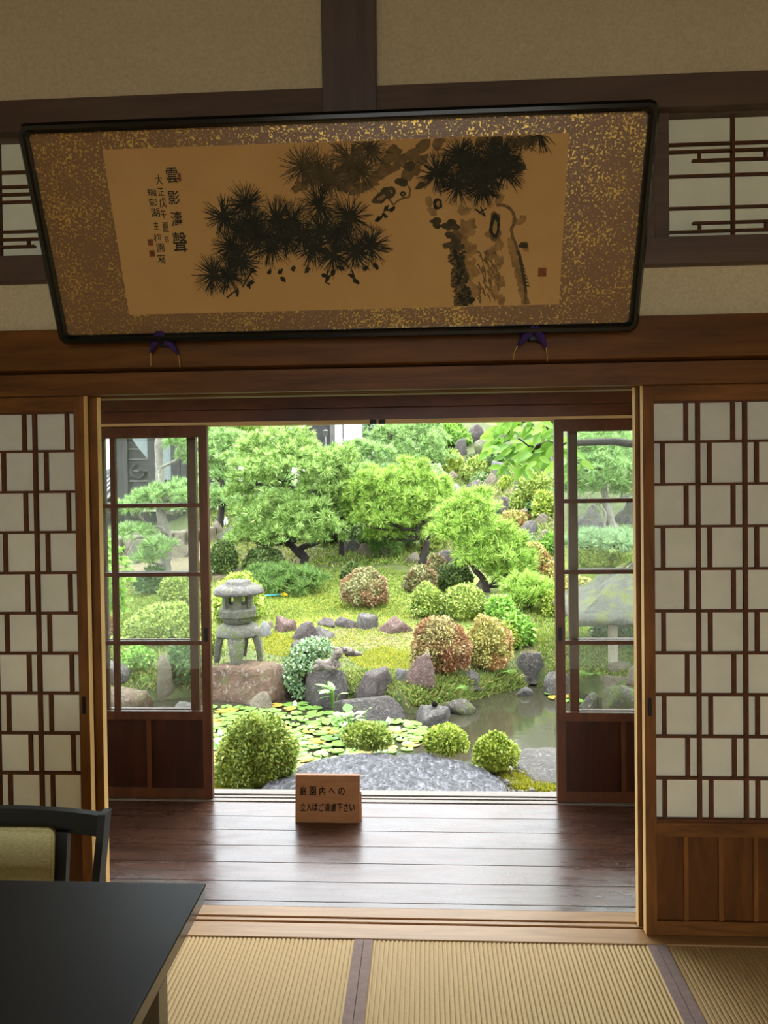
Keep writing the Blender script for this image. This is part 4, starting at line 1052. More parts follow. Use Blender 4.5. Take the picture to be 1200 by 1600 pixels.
rk(843, 893, 1048, 1085, 'rock_grey', 'pale grey boulder at the far right shore of the pond', .7)
rk(716, 752, 1046, 1066, 'rock_grey', 'grey stone half hidden under the mixed azalea on the bank')
rk(806, 834, 1072, 1086, 'rock_grey', 'low grey shore stone under the right bank grass')
# upper slope, right
rk(712, 768, 748, 790, 'rock_purple', 'large purple grey boulder high on the slope behind the pines', .8)
rk(772, 806, 775, 802, 'rock_purple', 'purple boulder below the round shrub at the upper path', .8)
rk(752, 778, 737, 762, 'rock_pale', 'pale standing stone high on the slope', .6)
rk(768, 796, 719, 738, 'rock_white', 'white topped stone under the leafy branch', .7)
rk(706, 724, 754, 775, 'rock_white', 'white spotted stone left of the purple boulder')
rk(816, 846, 812, 840, 'rock_grey', 'grey stone capped with moss on the upper right slope', .7)
rk(804, 848, 836, 860, 'rock_mossy', 'dark broad stone under the moss capped one', .7)
rk(842, 868, 826, 862, 'rock_pale', 'tall pale stone at the right edge of the opening', .6)
rk(836, 864, 800, 818, 'rock_pale', 'pale stone above the moss capped one', .7)
rk(676, 716, 858, 886, 'rock_purple', 'dark boulder behind the two clipped green balls', .8)
rk(630, 660, 862, 880, 'rock_pale', 'pale stone behind the middle pine trunk', .7)
rk(740, 760, 905, 925, 'rock_pale', 'pale stone at the foot of the right pine', .7)
rk(806, 838, 793, 806, 'rock_pale', 'small flat pale stone on the upper path', .7)
rk(724, 754, 662, 692, 'rock_purple', 'broad purple rock at the very top of the slope', .7, 0, 12)
rk(706, 728, 684, 712, 'rock_grey', 'grey rock below the broad one at the top of the slope', .7, 0, 12)
rk(742, 772, 684, 712, 'rock_mossy', 'mossy rock right of the broad one at the top of the slope', .7, 0, 12)
rk(756, 800, 668, 700, 'rock_grey', 'weathered grey outcrop behind the leafy branch', .7)
rk(838, 870, 700, 738, 'rock_purple', 'purple outcrop right of the leafy branch', .7)
rk(800, 836, 745, 768, 'rock_grey', 'grey stone beside the upper round shrub', .7)
rk(560, 585, 848, 868, 'rock_pale', 'pale stone in the shade between the pines', .7)
rk(536, 566, 842, 862, 'rock_grey', 'grey stone left of the pale one between the pines', .7)
rk(745, 775, 930, 945, 'rock_grey', 'low grey stone behind the broad leaved shrub', .7)
rk(852, 872, 910, 935, 'rock_pale', 'pale stone on the moss beside the right door stile')
# right pane
rk(888, 950, 786, 852, 'rock_wet', 'craggy grey rock face under the big pine at the right pane', .6, 0, 14, .07, Y=11.6)
rk(944, 1012, 782, 852, 'rock_wet', 'dark hollow rock behind the pine trunk in the right pane', .6, 0, 14, .07, Y=12.6)
rk(938, 985, 1052, 1076, 'rock_pale', 'lower tan stone of the stack under the thatched shelter', .9, Y=7.55)
HR, HRd = rk(943, 992, 1031, 1054, 'rock_pale', 'upper tan stone of the stack holding the shelter post', .9, Y=7.7, bury=.5)
rk(938, 1016, 1062, 1112, 'rock_mossy', 'large mossy grey rock at the water in the right pane', .7)
rk(902, 940, 1080, 1106, 'rock_mossy', 'small mossy shore rock left of the large one in the right pane', .7)
rk(980, 1012, 1038, 1068, 'rock_pale', 'tan stone right of the shelter stack', .8)
# left pane
rk(238, 270, 1018, 1086, 'rock_pale', 'tall pale standing stone among leaves in the left pane', .7, 0, 10, .06)
rk(140, 236, 1070, 1110, 'rock_brown', 'wide tan shore rock at the bottom of the left pane', .6, .8)
rk(140, 200, 1030, 1064, 'rock_grey', 'grey rock above the tan one in the left pane', .7)
rk(270, 330, 1096, 1116, 'rock_grey', 'low grey stone at the water at the left door stile', .8)
rk(196, 236, 842, 880, 'rock_mossy', 'dark hollow rock below the temple podium', .7)
rk(262, 300, 838, 872, 'rock_pale', 'tan rock right of the pale pine trunk', .7)
rk(333, 352, 812, 836, 'wall_stone', 'tan block at the end of the temple terrace', .8)
rk(335, 372, 820, 850, 'rock_grey', 'grey mossy rock behind the dark green domes', .8)

# ------------------------------------------------------------------ clipped azaleas and other shrubs
sh = shrub
sh(531, 608, 889, 953, 'azalea_olive', 'olive brown clipped azalea in the middle of the lawn', leaf=4.3)
sh(683, 740, 878, 926, 'azalea_dark', 'dark green clipped ball below the right pine')
sh(639, 693, 914, 968, 'azalea_yellow', 'bright green clipped ball left of the larger one')
sh(692, 763, 912, 972, 'azalea_yellow', 'larger yellow green clipped dome in the centre right row', leaf=4.6)
sh(760, 804, 931, 975, 'broad_green', 'fresh green leafy shrub right of the yellow green dome', leaf=7, amp=.08)
sh(785, 833, 960, 1014, 'broad_green', 'bright glossy leaved shrub nearest the right door', leaf=8, amp=.08)
sh(641, 738, 963, 1062, 'azalea_red', 'large red brown and yellow azalea above the pond', leaf=4.8, amp=.07)
sh(728, 800, 966, 1052, 'azalea_mix', 'pinkish yellow azalea right of the large red brown one', leaf=4.8, amp=.07)
sh(772, 817, 972, 1018, 'azalea_lime', 'yellow green azalea behind the pinkish yellow one', leaf=6)
sh(333, 415, 895, 978, 'azalea_lime', 'bright yellow clipped dome behind the stone lantern', leaf=5.5)
sh(318, 348, 985, 1024, 'azalea_yellow', 'small leafy shrub at the foot of the lantern', leaf=6)
sh(325, 372, 846, 899, 'azalea_dark', 'dark green dome behind the lawn next to the left door', leaf=5)
sh(380, 446, 856, 905, 'azalea_dark', 'dark green low dome under the large pine', leaf=5)
sh(668, 696, 866, 906, 'azalea_olive', 'small olive ball behind the dark green ball', leaf=5)
sh(632, 684, 886, 930, 'azalea_olive', 'loose olive shrub at the foot of the middle pine', leaf=5, amp=.12)
sh(533, 566, 880, 912, 'azalea_dark', 'small dark green shrub behind the olive brown azalea', leaf=5)
sh(720, 765, 716, 756, 'azalea_yellow', 'round yellow green shrub high on the slope', leaf=5)
sh(808, 862, 738, 786, 'azalea_yellow', 'large round shrub at the upper path', leaf=5)
sh(798, 836, 766, 796, 'azalea_yellow', 'lower shrub pressed against the large round one', leaf=5)
sh(832, 872, 768, 812, 'azalea_lime', 'yellow round shrub at the right stile, upper slope', leaf=5)
sh(808, 858, 849, 902, 'azalea_mix', 'pink tinged yellow dome beside the right pine', leaf=5)
sh(691, 722, 706, 740, 'azalea_lime', 'yellow dome behind the back pine', leaf=5)
sh(728, 752, 712, 728, 'azalea_dark', 'small dark shrub below the rock outcrop', leaf=5)
sh(779, 803, 746, 765, 'azalea_lime', 'tiny round shrub at the bend of the upper path', leaf=4.5)
sh(780, 828, 800, 832, 'azalea_mix', 'spreading pale shrub among the upper stones', leaf=5, amp=.15)
sh(850, 880, 880, 912, 'azalea_mix', 'low reddish shrub against the right door stile', leaf=5, amp=.1)
sh(848, 876, 925, 966, 'azalea_lime', 'yellow green shrub on the moss by the right stile', leaf=5, amp=.1)
sh(335, 469, 1120, 1240, 'azalea_yellow', 'large bushy azalea on the near bank at the left', leaf=6.5, dep=.7, amp=.07, Y=4.62)
sh(533, 615, 1131, 1176, 'azalea_yellow', 'low wide azalea behind the great stepping stone', leaf=6, dep=.7, Y=5.15)
sh(664, 731, 1135, 1184, 'azalea_lime', 'round bright azalea behind the stepping stone by the open water', leaf=6.5, dep=.8, Y=5.1)
sh(739, 810, 1148, 1208, 'azalea_lime', 'bright azalea between the stepping stone and the pale flat rock', leaf=6.5, dep=.7, Y=4.85)
# left pane
sh(248, 300, 900, 952, 'azalea_yellow', 'yellow dome behind the left glass, upper one', leaf=5, dep=1.2)
sh(196, 318, 944, 1012, 'azalea_yellow', 'wide yellow dome behind the left glass', leaf=5.5)
sh(138, 178, 960, 1003, 'azalea_red', 'reddish azalea at the left edge of the glass', leaf=5)
sh(190, 240, 1012, 1052, 'broad_green', 'spreading yellow green ground shrub in the left pane', leaf=7, amp=.15)
sh(262, 320, 1008, 1076, 'broad_dark', 'dark leafy shrub left of the lantern rock', leaf=7, amp=.15)
sh(140, 215, 1000, 1040, 'azalea_yellow', 'low yellow shrub above the grey rock in the left pane', leaf=6, amp=.12)
sh(300, 330, 880, 912, 'azalea_dark', 'dark shrub behind the left door stile', leaf=5)
sh(215, 262, 888, 930, 'broad_dark', 'dark leafy bush at the foot of the pale trunk', leaf=6, amp=.15)
leafy_tree('bright leaved bush at the left edge of the glass', (168, 975), [(168, 975, 0, 3), (166, 930, 0, 2.4), (160, 890, 0, 1.6)], [(152, 860, 26, 30, 0), (178, 890, 26, 34, -.2), (160, 925, 30, 30, .1), (182, 935, 18, 22, 0)], 'broad_bright', 12, name='leafy_bush', cat='bush')
# right pane
sh(890, 954, 850, 888, 'azalea_lime', 'bright yellow clipped dome in the right pane', leaf=5)
sh(950, 1008, 860, 896, 'azalea_lime', 'yellow green dome beside the bright one in the right pane', leaf=5)
sh(880, 935, 900, 950, 'azalea_mix', 'low pale shrub left of the thatched roof', leaf=5, amp=.12)
sh(925, 1015, 968, 1036, 'broad_dark', 'dark leafy bush in the shade under the thatched roof', leaf=7, amp=.15, Y=8.6)
for i, (a_x, b_x, tp_, bs_) in enumerate(((700, 722, 778, 796), (722, 746, 790, 808), (776, 796, 806, 822), (796, 812, 780, 792), (846, 866, 745, 764), (806, 826, 722, 742), (826, 846, 712, 728), (752, 768, 764, 776), (786, 802, 838, 856), (768, 788, 852, 868), (734, 752, 725, 738), (700, 716, 735, 750), (850, 870, 866, 884), (700, 720, 888, 902))):
    rock(a_x, b_x, tp_, bs_, ('rock_grey', 'rock_purple', 'rock_pale')[i % 3], 'small rock among the many stones of the upper right slope', .8, group='small rocks of the upper right slope')
for i, (a_x, b_x, tp_, bs_, m2) in enumerate(((716, 742, 768, 790, 'azalea_dark'), (756, 782, 786, 812, 'broad_pale'), (690, 716, 786, 812, 'azalea_yellow'), (784, 812, 812, 842, 'azalea_yellow'), (826, 850, 782, 806, 'broad_dark'), (736, 760, 740, 758, 'broad_pale'), (844, 872, 836, 868, 'broad_green'), (812, 838, 838, 862, 'broad_pale'), (770, 800, 700, 722, 'broad_dark'), (812, 842, 690, 716, 'broad_green'))):
    sh(a_x, b_x, tp_, bs_, m2, 'small leafy clump between the stones of the upper right slope', leaf=5.5, amp=.2, group='leafy clumps of the upper right slope', name='leafy_clump')
for i, (a_x, b_x, tp_, bs_, m2) in enumerate(((370, 420, 790, 845, 'broad_pale'), (420, 480, 790, 850, 'broad_pale'), (490, 540, 780, 850, 'broad_dark'), (545, 600, 770, 850, 'broad_pale'), (600, 650, 790, 860, 'broad_pale'), (660, 700, 800, 860, 'azalea_yellow'), (330, 370, 740, 800, 'broad_pale'), (400, 460, 720, 800, 'needles_blue'), (480, 540, 715, 790, 'broad_pale'), (560, 620, 715, 780, 'broad_pale'), (640, 700, 735, 790, 'broad_pale'))):
    sh(a_x, b_x, tp_, bs_, m2, 'leafy undergrowth showing between the pines', leaf=6, amp=.2, group='undergrowth behind the pines', name='undergrowth_bush')
# background hedge-like trees
for i, (px_, py_, r1, r2, Y_, mt, lb) in enumerate((
        (690, 640, 60, 40, 24, 'broad_pale', 'pale leafy tree behind the back pine'), (610, 600, 70, 60, 27, 'broad_dark', 'dark tree behind the back pines'),
        (780, 600, 80, 60, 29, 'broad_pale', 'pale tree above the rock outcrop'), (880, 590, 80, 70, 28, 'broad_dark', 'dark tree above the right slope'),
        (960, 600, 80, 80, 27, 'broad_pale', 'pale tree behind the big right pine'), (1060, 620, 90, 90, 26, 'broad_dark', 'dark tree beyond the right door'),
        (395, 630, 60, 45, 26, 'needles_pale', 'pale tree above the left back pine'), (360, 676, 34, 22, 25.5, 'azalea_lime', 'yellow leaved tree showing over the left back pine'), (440, 668, 36, 20, 25, 'broad_pale', 'pale tree showing above the top of the large pine'), (590, 668, 40, 26, 25.5, 'broad_dark', 'dark tree right of the storehouse'))):
    b_ = atY(px_, py_, Y_); gb = gz(b_[0], Y_); pb_ = py_+(b_[2]-gb)/Y_*1200
    leafy_tree(lb, (px_, pb_), [(px_, pb_, 0, 7), (px_, py_, 0, 4)], [(px_, py_, r1, r2, 0), (px_-r1*.5, py_+r2*.5, r1*.7, r2*.6, -.5), (px_+r1*.5, py_+r2*.4, r1*.7, r2*.6, .4)], mt, 7, Y=Y_, name='background_tree')
sh(752, 790, 700, 724, 'broad_pale', 'pale bush between the outcrops', leaf=6, amp=.2)
sh(655, 735, 655, 700, 'broad_green', 'leafy green bush below the rock outcrop at the top', leaf=7, amp=.2)

# ------------------------------------------------------------------ pines
pine('large spreading pine left of centre with three tiers of bright needles', (480, 882),
     [[(478, 884, 0, 7), (474, 868, 0, 7), (455, 852, 0, 6), (445, 830, .1, 5), (452, 800, .2, 4.5), (470, 770, .2, 4), (475, 745, .2, 3.5), (455, 715, .1, 2.5), (450, 690, 0, 1.5)],
      [(462, 860, 0, 5), (488, 850, 0, 4.5), (520, 838, 0, 4), (540, 820, .1, 3)],
      [(470, 765, .2, 3.5), (430, 757, 0, 3), (400, 757, 0, 2)], [(475, 770, .2, 3.5), (510, 762, .2, 3), (530, 750, .1, 2)]],
     [(440, 694, 46, 27, .1), (410, 720, 50, 24, 0), (480, 718, 48, 24, 0), (450, 730, 70, 24, -.3), (398, 748, 42, 18, -.1), (525, 735, 40, 26, .1), (500, 765, 46, 20, 0), (540, 770, 30, 24, .1),
      (405, 818, 40, 24, -.2), (440, 800, 55, 24, -.3), (480, 815, 50, 26, -.4), (400, 842, 46, 18, -.3), (445, 838, 48, 20, -.5), (500, 835, 34, 16, -.3), (385, 800, 22, 14, 0), (515, 800, 34, 18, .1), (375, 770, 22, 12, .1), (545, 745, 26, 16, .2), (535, 800, 30, 18, .2), (395, 705, 26, 14, .1), (530, 715, 24, 14, .1)],
     'needles_bright', dens=1.05, pk=1.06)
pine('middle pine with a slanting dark trunk and yellow green needles', (657, 889),
     [[(657, 890, 0, 6.5), (662, 868, 0, 6), (668, 848, 0, 5.5), (652, 832, 0, 5), (655, 818, 0, 4.5), (680, 808, .1, 3.5), (690, 795, .1, 2.5)],
      [(652, 832, 0, 4.5), (662, 842, 0, 3.5), (680, 836, -.1, 2)], [(655, 820, 0, 4), (640, 790, .1, 3), (650, 765, .1, 2)]],
     [(640, 745, 34, 18, .1), (605, 760, 44, 22, 0), (660, 762, 36, 20, .1), (590, 785, 36, 20, 0), (640, 785, 40, 22, -.1), (680, 782, 30, 20, 0), (575, 770, 28, 24, .1), (610, 808, 40, 18, -.1), (575, 815, 26, 16, 0), (650, 808, 34, 14, .1), (640, 830, 24, 12, .2), (560, 800, 26, 16, .3), (600, 835, 30, 12, .3)],
     'needles_lime', dens=1.1, pk=1.1)
pine('smaller pine with a crooked trunk between the middle and large pines', (535, 868),
     [[(534, 868, 0, 5), (533, 845, 0, 4.5), (534, 828, 0, 4.5), (520, 824, 0, 4), (505, 828, 0, 3)], [(534, 828, 0, 4), (545, 812, 0, 2.5)]],
     [(560, 800, 24, 14, .1), (530, 806, 26, 12, .1), (508, 820, 20, 10, .1)], 'needles_bright', dens=1.0)
pine('grey barked dwarf pine stub in front of the large pine', (603, 868), [[(603, 870, 0, 4.5), (598, 850, 0, 4.5), (606, 835, 0, 3.5), (618, 822, 0, 2.5)], [(598, 848, 0, 3), (588, 836, 0, 2)]],
     [(590, 838, 26, 12, 0), (618, 820, 28, 13, .1), (604, 858, 24, 12, -.1)], 'needles_low', dens=1.0, bark='pale_bark')
pine('right pine with a thin S curved trunk and bright needles', (763, 925),
     [[(763, 926, 0, 5), (757, 908, 0, 4.8), (740, 885, 0, 4.5), (729, 868, 0, 4), (731, 852, 0, 3.6), (722, 838, 0, 3), (735, 815, .1, 2.6), (742, 795, .1, 2)],
      [(740, 886, 0, 3.5), (770, 880, 0, 3), (800, 882, 0, 2)]],
     [(742, 788, 32, 18, .1), (712, 805, 28, 15, 0), (735, 815, 40, 16, 0), (700, 832, 26, 12, -.1), (760, 835, 40, 20, 0), (785, 850, 36, 18, .1), (740, 848, 30, 14, -.1), (770, 868, 42, 18, -.1), (805, 875, 34, 18, .1), (790, 895, 30, 16, -.1), (740, 872, 26, 12, -.2), (815, 900, 26, 14, .1)],
     'needles_lime', dens=1.1, pk=1.08)
pine('low pine beside the leafy shrub at the right', (828, 952), [[(828, 954, 0, 3), (826, 940, 0, 2.5), (830, 925, 0, 1.6)]],
     [(818, 915, 28, 14, .1), (838, 925, 26, 16, 0), (822, 938, 26, 12, -.1)], 'needles_lime', dens=1.2)
pine('low grassy pine carpet in front of the large pine', (440, 925), [[(470, 905, .3, 3), (455, 905, .1, 2.5), (430, 905, 0, 1.5)]],
     [(430, 898, 46, 12, .2), (475, 905, 40, 12, 0), (400, 908, 40, 10, 0), (455, 918, 40, 10, -.2)], 'needles_low', name='creeping_pine', dens=1.0)
pine('back pine at the top centre with a twisted dark bough', (640, 735), [[(640, 735, 0, 6), (625, 715, 0, 5), (605, 700, 0, 4), (612, 680, 0, 3), (625, 668, 0, 2)], [(625, 715, 0, 4), (650, 708, 0, 3)]],
     [(630, 680, 40, 22, .1), (655, 698, 44, 22, 0), (600, 690, 26, 22, .2), (670, 720, 36, 18, 0), (630, 718, 36, 14, -.2), (665, 675, 30, 16, .2)], 'needles_blue', Y=17.5, ln=.13, wd=.004)
pine('blue green pine behind the large pine', (560, 760), [[(560, 765, 0, 5), (565, 735, 0, 4), (560, 705, 0, 3)]],
     [(560, 704, 30, 13, .1), (540, 722, 36, 16, 0), (585, 712, 34, 18, .1), (565, 738, 44, 17, 0), (590, 748, 30, 14, .1)], 'needles_blue', Y=16.5, ln=.13, wd=.004)
pine('left back pine with yellow tips beside the left door', (345, 800), [[(345, 805, 0, 5), (348, 770, 0, 4), (345, 735, 0, 3)]],
     [(345, 690, 32, 18, .1), (350, 718, 40, 20, 0), (335, 740, 30, 16, 0), (370, 700, 20, 14, .2), (340, 775, 34, 11, -.1), (352, 784, 32, 9, -.2)], 'needles_blue', Y=14.8, ln=.12, wd=.0036)
pine('far pine with grey boughs and yellowing needles at the top left', (380, 720), [[(385, 725, 0, 4), (384, 700, 0, 3), (378, 682, 0, 2.4)], [(384, 700, 0, 2), (398, 690, 0, 1.5)]],
     [(372, 672, 24, 10, 0), (400, 670, 28, 10, 0), (352, 675, 20, 9, .1)], 'needles_lime', Y=19.5, ln=.14, wd=.0045)
pine('big round pine filling the right pane above the rocks', (955, 850), [[(962, 850, 0, 9), (958, 825, 0, 8), (950, 800, 0, 7), (945, 770, .1, 5), (942, 735, .1, 4), (940, 700, .1, 2)], [(955, 845, -.1, 3), (944, 820, -.1, 2.6), (946, 800, -.1, 2), (936, 790, -.1, 1.4)]],
     [(940, 695, 44, 20, .1), (915, 715, 36, 22, 0), (965, 712, 40, 22, 0), (940, 730, 54, 20, -.2), (905, 745, 36, 18, 0), (970, 740, 38, 18, .1), (940, 755, 48, 16, -.2), (905, 765, 34, 12, 0), (985, 765, 26, 14, .1)],
     'needles_blue', dens=1.0, bark='pale_bark', Y=12.5)
pine('low pine branch spreading over the rocks in the right pane', (960, 862), [[(985, 862, .2, 5), (965, 852, .1, 4), (935, 848, 0, 3)]],
     [(935, 842, 44, 9, 0), (975, 840, 34, 9, .1), (905, 852, 30, 7, -.1), (965, 852, 36, 7, -.2)], 'needles_pale', Y=11.2, name='creeping_pine')
pine('pine with a pale peeling trunk and flat pads in the left pane', (257, 893), [[(257, 893, 0, 9), (258, 868, 0, 9), (262, 840, 0, 8), (254, 818, 0, 7.5), (250, 790, 0, 7.5), (252, 760, 0, 7.5), (249, 725, 0, 7), (248, 690, 0, 6.5), (250, 655, 0, 6), (252, 640, 0, 5)],
      [(252, 730, -.1, 2.6), (270, 722, -.2, 2.2), (282, 712, -.2, 2), (284, 700, -.2, 1.8), (272, 698, -.2, 1.4)], [(262, 835, -.1, 3), (248, 822, -.2, 2.4), (236, 826, -.2, 2), (232, 845, -.2, 1.6)]],
     [(262, 773, 36, 11, -.3), (230, 780, 24, 8, -.3), (295, 765, 22, 12, 0), (215, 795, 30, 8, -.4), (275, 692, 16, 10, -.2), (288, 714, 12, 6, -.1), (208, 833, 30, 9, -.4), (245, 857, 26, 10, -.5), (230, 872, 18, 8, -.5), (285, 795, 22, 7, 0)],
     'needles_blue', bark='pale_bark', dens=1.1, Y=11.6)

# ------------------------------------------------------------------ stone lantern on the brown rock
lx, lyc, lzb, lzt, lsx, lsy = LRd
LY = lyc+.02; Lc = atY(372, 960, LY)[0]
fz = lzt-.012
u_ = LY/1200
t = empty('stone_lantern', (Lc, LY, fz)); tag(t, 'weathered stone lantern with broad mossy cap standing on the brown rock', 'stone lantern')
H0 = atY(372, 1017, LY)[2]
def zr(py, r=0): return atY(372, py, LY-r)[2]
fz = min(fz, zr(1012)) if False else lzt-.012
rb = (404-339)/2*u_
hexsq = lambda th: cos(pi/6)/cos(((th) % (pi/3))-pi/6)
# legs: curved, splayed, four
for i, a in enumerate((-pi/2+.12, -pi/2+.12+pi/2, -pi/2+.12+pi, -pi/2+.12+3*pi/2)):
    m_ = MB(); segs = 9; ring = []
    for s_ in range(segs):
        q = s_/(segs-1); rr = rb*(.66+.34*sin(q*pi/2)**.8); z = zr(990, rb)+(fz-.03-zr(990, rb))*q
        hw = rb*(.50-.24*q); th = rb*(.40-.16*q)
        c_ = np.array([Lc+rr*cos(a), LY+rr*sin(a), z]); ta = np.array([-sin(a), cos(a), 0]); ra = np.array([cos(a), sin(a), 0])
        ring.append([c_-ta*hw*.8+ra*th*.6, c_+ra*th*.75, c_+ta*hw*.8+ra*th*.6, c_+ta*hw-ra*th*.3, c_-ta*hw-ra*th*.3])
    for s_ in range(segs-1):
        b = len(m_.v); m_.v += [tuple(v) for v in ring[s_]+ring[s_+1]]; m_.f += [tuple(b+v for v in (j, (j+1) % 5, 5+(j+1) % 5, 5+j)) for j in range(5)]
    m_.f += [tuple(range(5))[::-1], tuple(len(m_.v)-5+j for j in range(5))]
    m_.build('leg', 'lantern_stone', t, .006)
MB().lathe((Lc, LY, 0), [(rb*.25, zr(986, rb)), (rb*.78, zr(993, rb)), (rb*1.0, zr(1000, rb)), (rb*1.06, zr(997, rb)), (rb*1.02, zr(990, rb)), (rb*.92, zr(983.5, rb)), (rb*.72, zr(978.5, rb*.8)), (rb*.2, zr(975, rb*.6))], 28, 0, True, lambda th: 1+.03*cos(4*(th+pi/2-.12))).build('base_ring', 'lantern_stone', t, 0, True)
MB().lathe((Lc, LY, 0), [(rb*.60, zr(977.5, rb*.6)), (rb*.74, zr(975.5, rb*.7)), (rb*.84, zr(971.5, rb*.8)), (rb*.86, zr(969.5, rb*.8)), (rb*1.0, zr(967.5, rb)), (rb*1.02, zr(958, rb)), (rb*.95, zr(954.5, rb)), (rb*.62, zr(952, rb*.6))], 6, pi/6+.2).build('platform', 'lantern_stone', t, .006)
ch = MB(); rc_ = rb*.66; z0_, z1_ = zr(952.5, rc_), zr(932, rc_)
ch.lathe((Lc, LY, 0), [(rc_*1.18, z0_-.02), (rc_*1.02, z0_+.045), (rc_*.6, z0_+.045)], 6, pi/6+.2); ch.lathe((Lc, LY, 0), [(rc_*.7, z1_-.012), (rc_, z1_-.012), (rc_*1.05, z1_+.03), (rc_*.6, z1_+.03)], 6, pi/6+.2)
for i in range(6):
    a = pi/6+.2+i*pi/3; c_ = (Lc+rc_*.93*cos(a), LY+rc_*.93*sin(a)); ch.tube([(c_[0], c_[1], z0_), (c_[0], c_[1], z1_)], rc_*.30, 6)
ch.build('light_chamber', 'lantern_stone', t, .002)
R_ = rb*1.24
rp = [(rb*.5, zr(931, rc_)), (rb*1.16, zr(934, R_)), (R_, zr(930.5, R_)), (rb*1.14, zr(924, R_)), (rb*.88, zr(917.5, rb*.9)), (rb*.64, zr(914.5, rb*.6)), (rb*.60, zr(910.5, rb*.6)), (rb*.42, zr(907.5, rb*.4)), (rb*.1, zr(906))]
ro = MB().lathe((Lc, LY, 0), rp, 36, 0, True, lambda th: 1+.035*sin(3*th+1)+.02*sin(7*th)+.02*sin(11*th+2)).build('cap', 'lantern_roof_stone', t, 0, True)


# ------------------------------------------------------------------ driftwood root, juniper, water plants
rx0 = atY(520, 1040, SRd[1]-.1)
dY = SRd[1]-SRd[5]*.35
P_ = lambda x, y, d=0: atY(x, y, dY+d)
dr = MB()
def gnarl(pts, rad, k=9):
    f_, r_ = [], []
    for i in range(len(pts)-1):
        for q in np.linspace(0, 1, 5)[:-1]: f_.append(pts[i]*(1-q)+pts[i+1]*q+rng.normal(size=3)*.006); r_.append((rad[i]*(1-q)+rad[i+1]*q)*rng.uniform(.85, 1.15))
    f_.append(pts[-1]); r_.append(rad[-1]); dr.tube(f_, r_, k)
gnarl([P_(492, 1046, -.02), P_(505, 1040, -.04), P_(520, 1036), P_(528, 1020), P_(533, 1012, .05)], [.03, .05, .05, .04, .03])
gnarl([P_(496, 1034), P_(510, 1042, -.05), P_(524, 1046, -.03), P_(530, 1036)], [.03, .035, .03, .02])
gnarl([P_(522, 1018, .05), P_(535, 1014, .06), P_(550, 1020, .1), P_(566, 1022, .12)], [.02, .03, .04, .012])
gnarl([P_(524, 1016, .05), P_(522, 1010, .05)], [.015, .004]); gnarl([P_(500, 1034), P_(497, 1030)], [.02, .008]); gnarl([P_(538, 1018, .05), P_(543, 1026, .08)], [.014, .01])
tag(dr.build('driftwood_root', 'driftwood', None, 0, True), 'grey gnarled driftwood root lying on the mossy boulder', 'driftwood')
leafy_tree('green juniper cascading over the rock to the pond left of the driftwood', (470, 1090), [(474, 1092, 0, 3), (478, 1060, .05, 3), (480, 1030, .1, 2.5), (490, 1015, .1, 1.6)],
           [(492, 1008, 26, 13, .1), (474, 1018, 20, 14, 0), (505, 1015, 20, 12, .1), (460, 1038, 18, 16, 0), (478, 1040, 18, 12, -.05), (456, 1062, 14, 18, 0), (468, 1080, 12, 12, -.05), (488, 1028, 16, 10, .05)], 'juniper_leaf', 5.5, name='juniper_bush', cat='bush', dens=1.0)
def stalked(label, base, n, spread, hgt, lw, ll, mat, name, cat='water plant', Y=None):
    """clump of stalks each with one oval blade"""
    g = G(*base) if Y is None else atY(base[0], base[1], Y); t = empty(name, g); tag(t, label, cat)
    st, lv = MB(), MB(); s_ = g[1]/1200
    for i in range(n):
        a = rng.uniform(0, 2*pi); r_ = spread*s_*sqrt(rng.uniform(.05, 1)); h = hgt*s_*rng.uniform(.5, 1)
        tip = g+np.array([r_*cos(a), r_*sin(a)*.7, h]); st.tube([g+np.array([r_*.25*cos(a), r_*.2*sin(a), -.03]), (g+tip)/2+[0, 0, h*.15], tip], .004, 5)
        d = unit(np.array([cos(a)+rng.normal()*.3, sin(a)*.6-.35, .25+rng.normal()*.25])); sd = unit(np.cross(d, [0, 0, 1])+rng.normal(size=3)*.15); nn = np.cross(sd, d)
        L_ = ll*s_*rng.uniform(.75, 1.15); w = lw*s_*rng.uniform(.8, 1.15); vs = [tip]
        out = [(.0, 0), (.12, .32), (.35, .5), (.6, .46), (.82, .28), (1, 0), (.82, -.28), (.6, -.46), (.35, -.5), (.12, -.32)]
        V = [tip+d*L_*p_+sd*w*q_+nn*(abs(q_)*w*.25-.06*L_*p_*p_) for p_, q_ in out]; lv.add(V, [tuple(range(len(V)))])
    st.build('stems', 'fern_leaf', t); lv.build('leaves', mat, t, 0, True)
stalked('raised pale green lily leaves standing out of the pond', (545, 1150), 26, 28, 34, 15, 17, 'water_leaf', 'water_lily_clump')
stalked('upright oval leaved water plant in front of the mossy boulder', (522, 1107), 11, 12, 36, 12, 20, 'water_leaf', 'pickerel_plant')
stalked('single round leaved lily shoot right of the raised leaves', (571, 1136), 2, 5, 24, 17, 15, 'water_leaf', 'water_lily_clump')
stalked('pale lily leaves rising at the left pond corner', (347, 1180), 7, 16, 16, 20, 20, 'water_leaf', 'water_lily_clump')
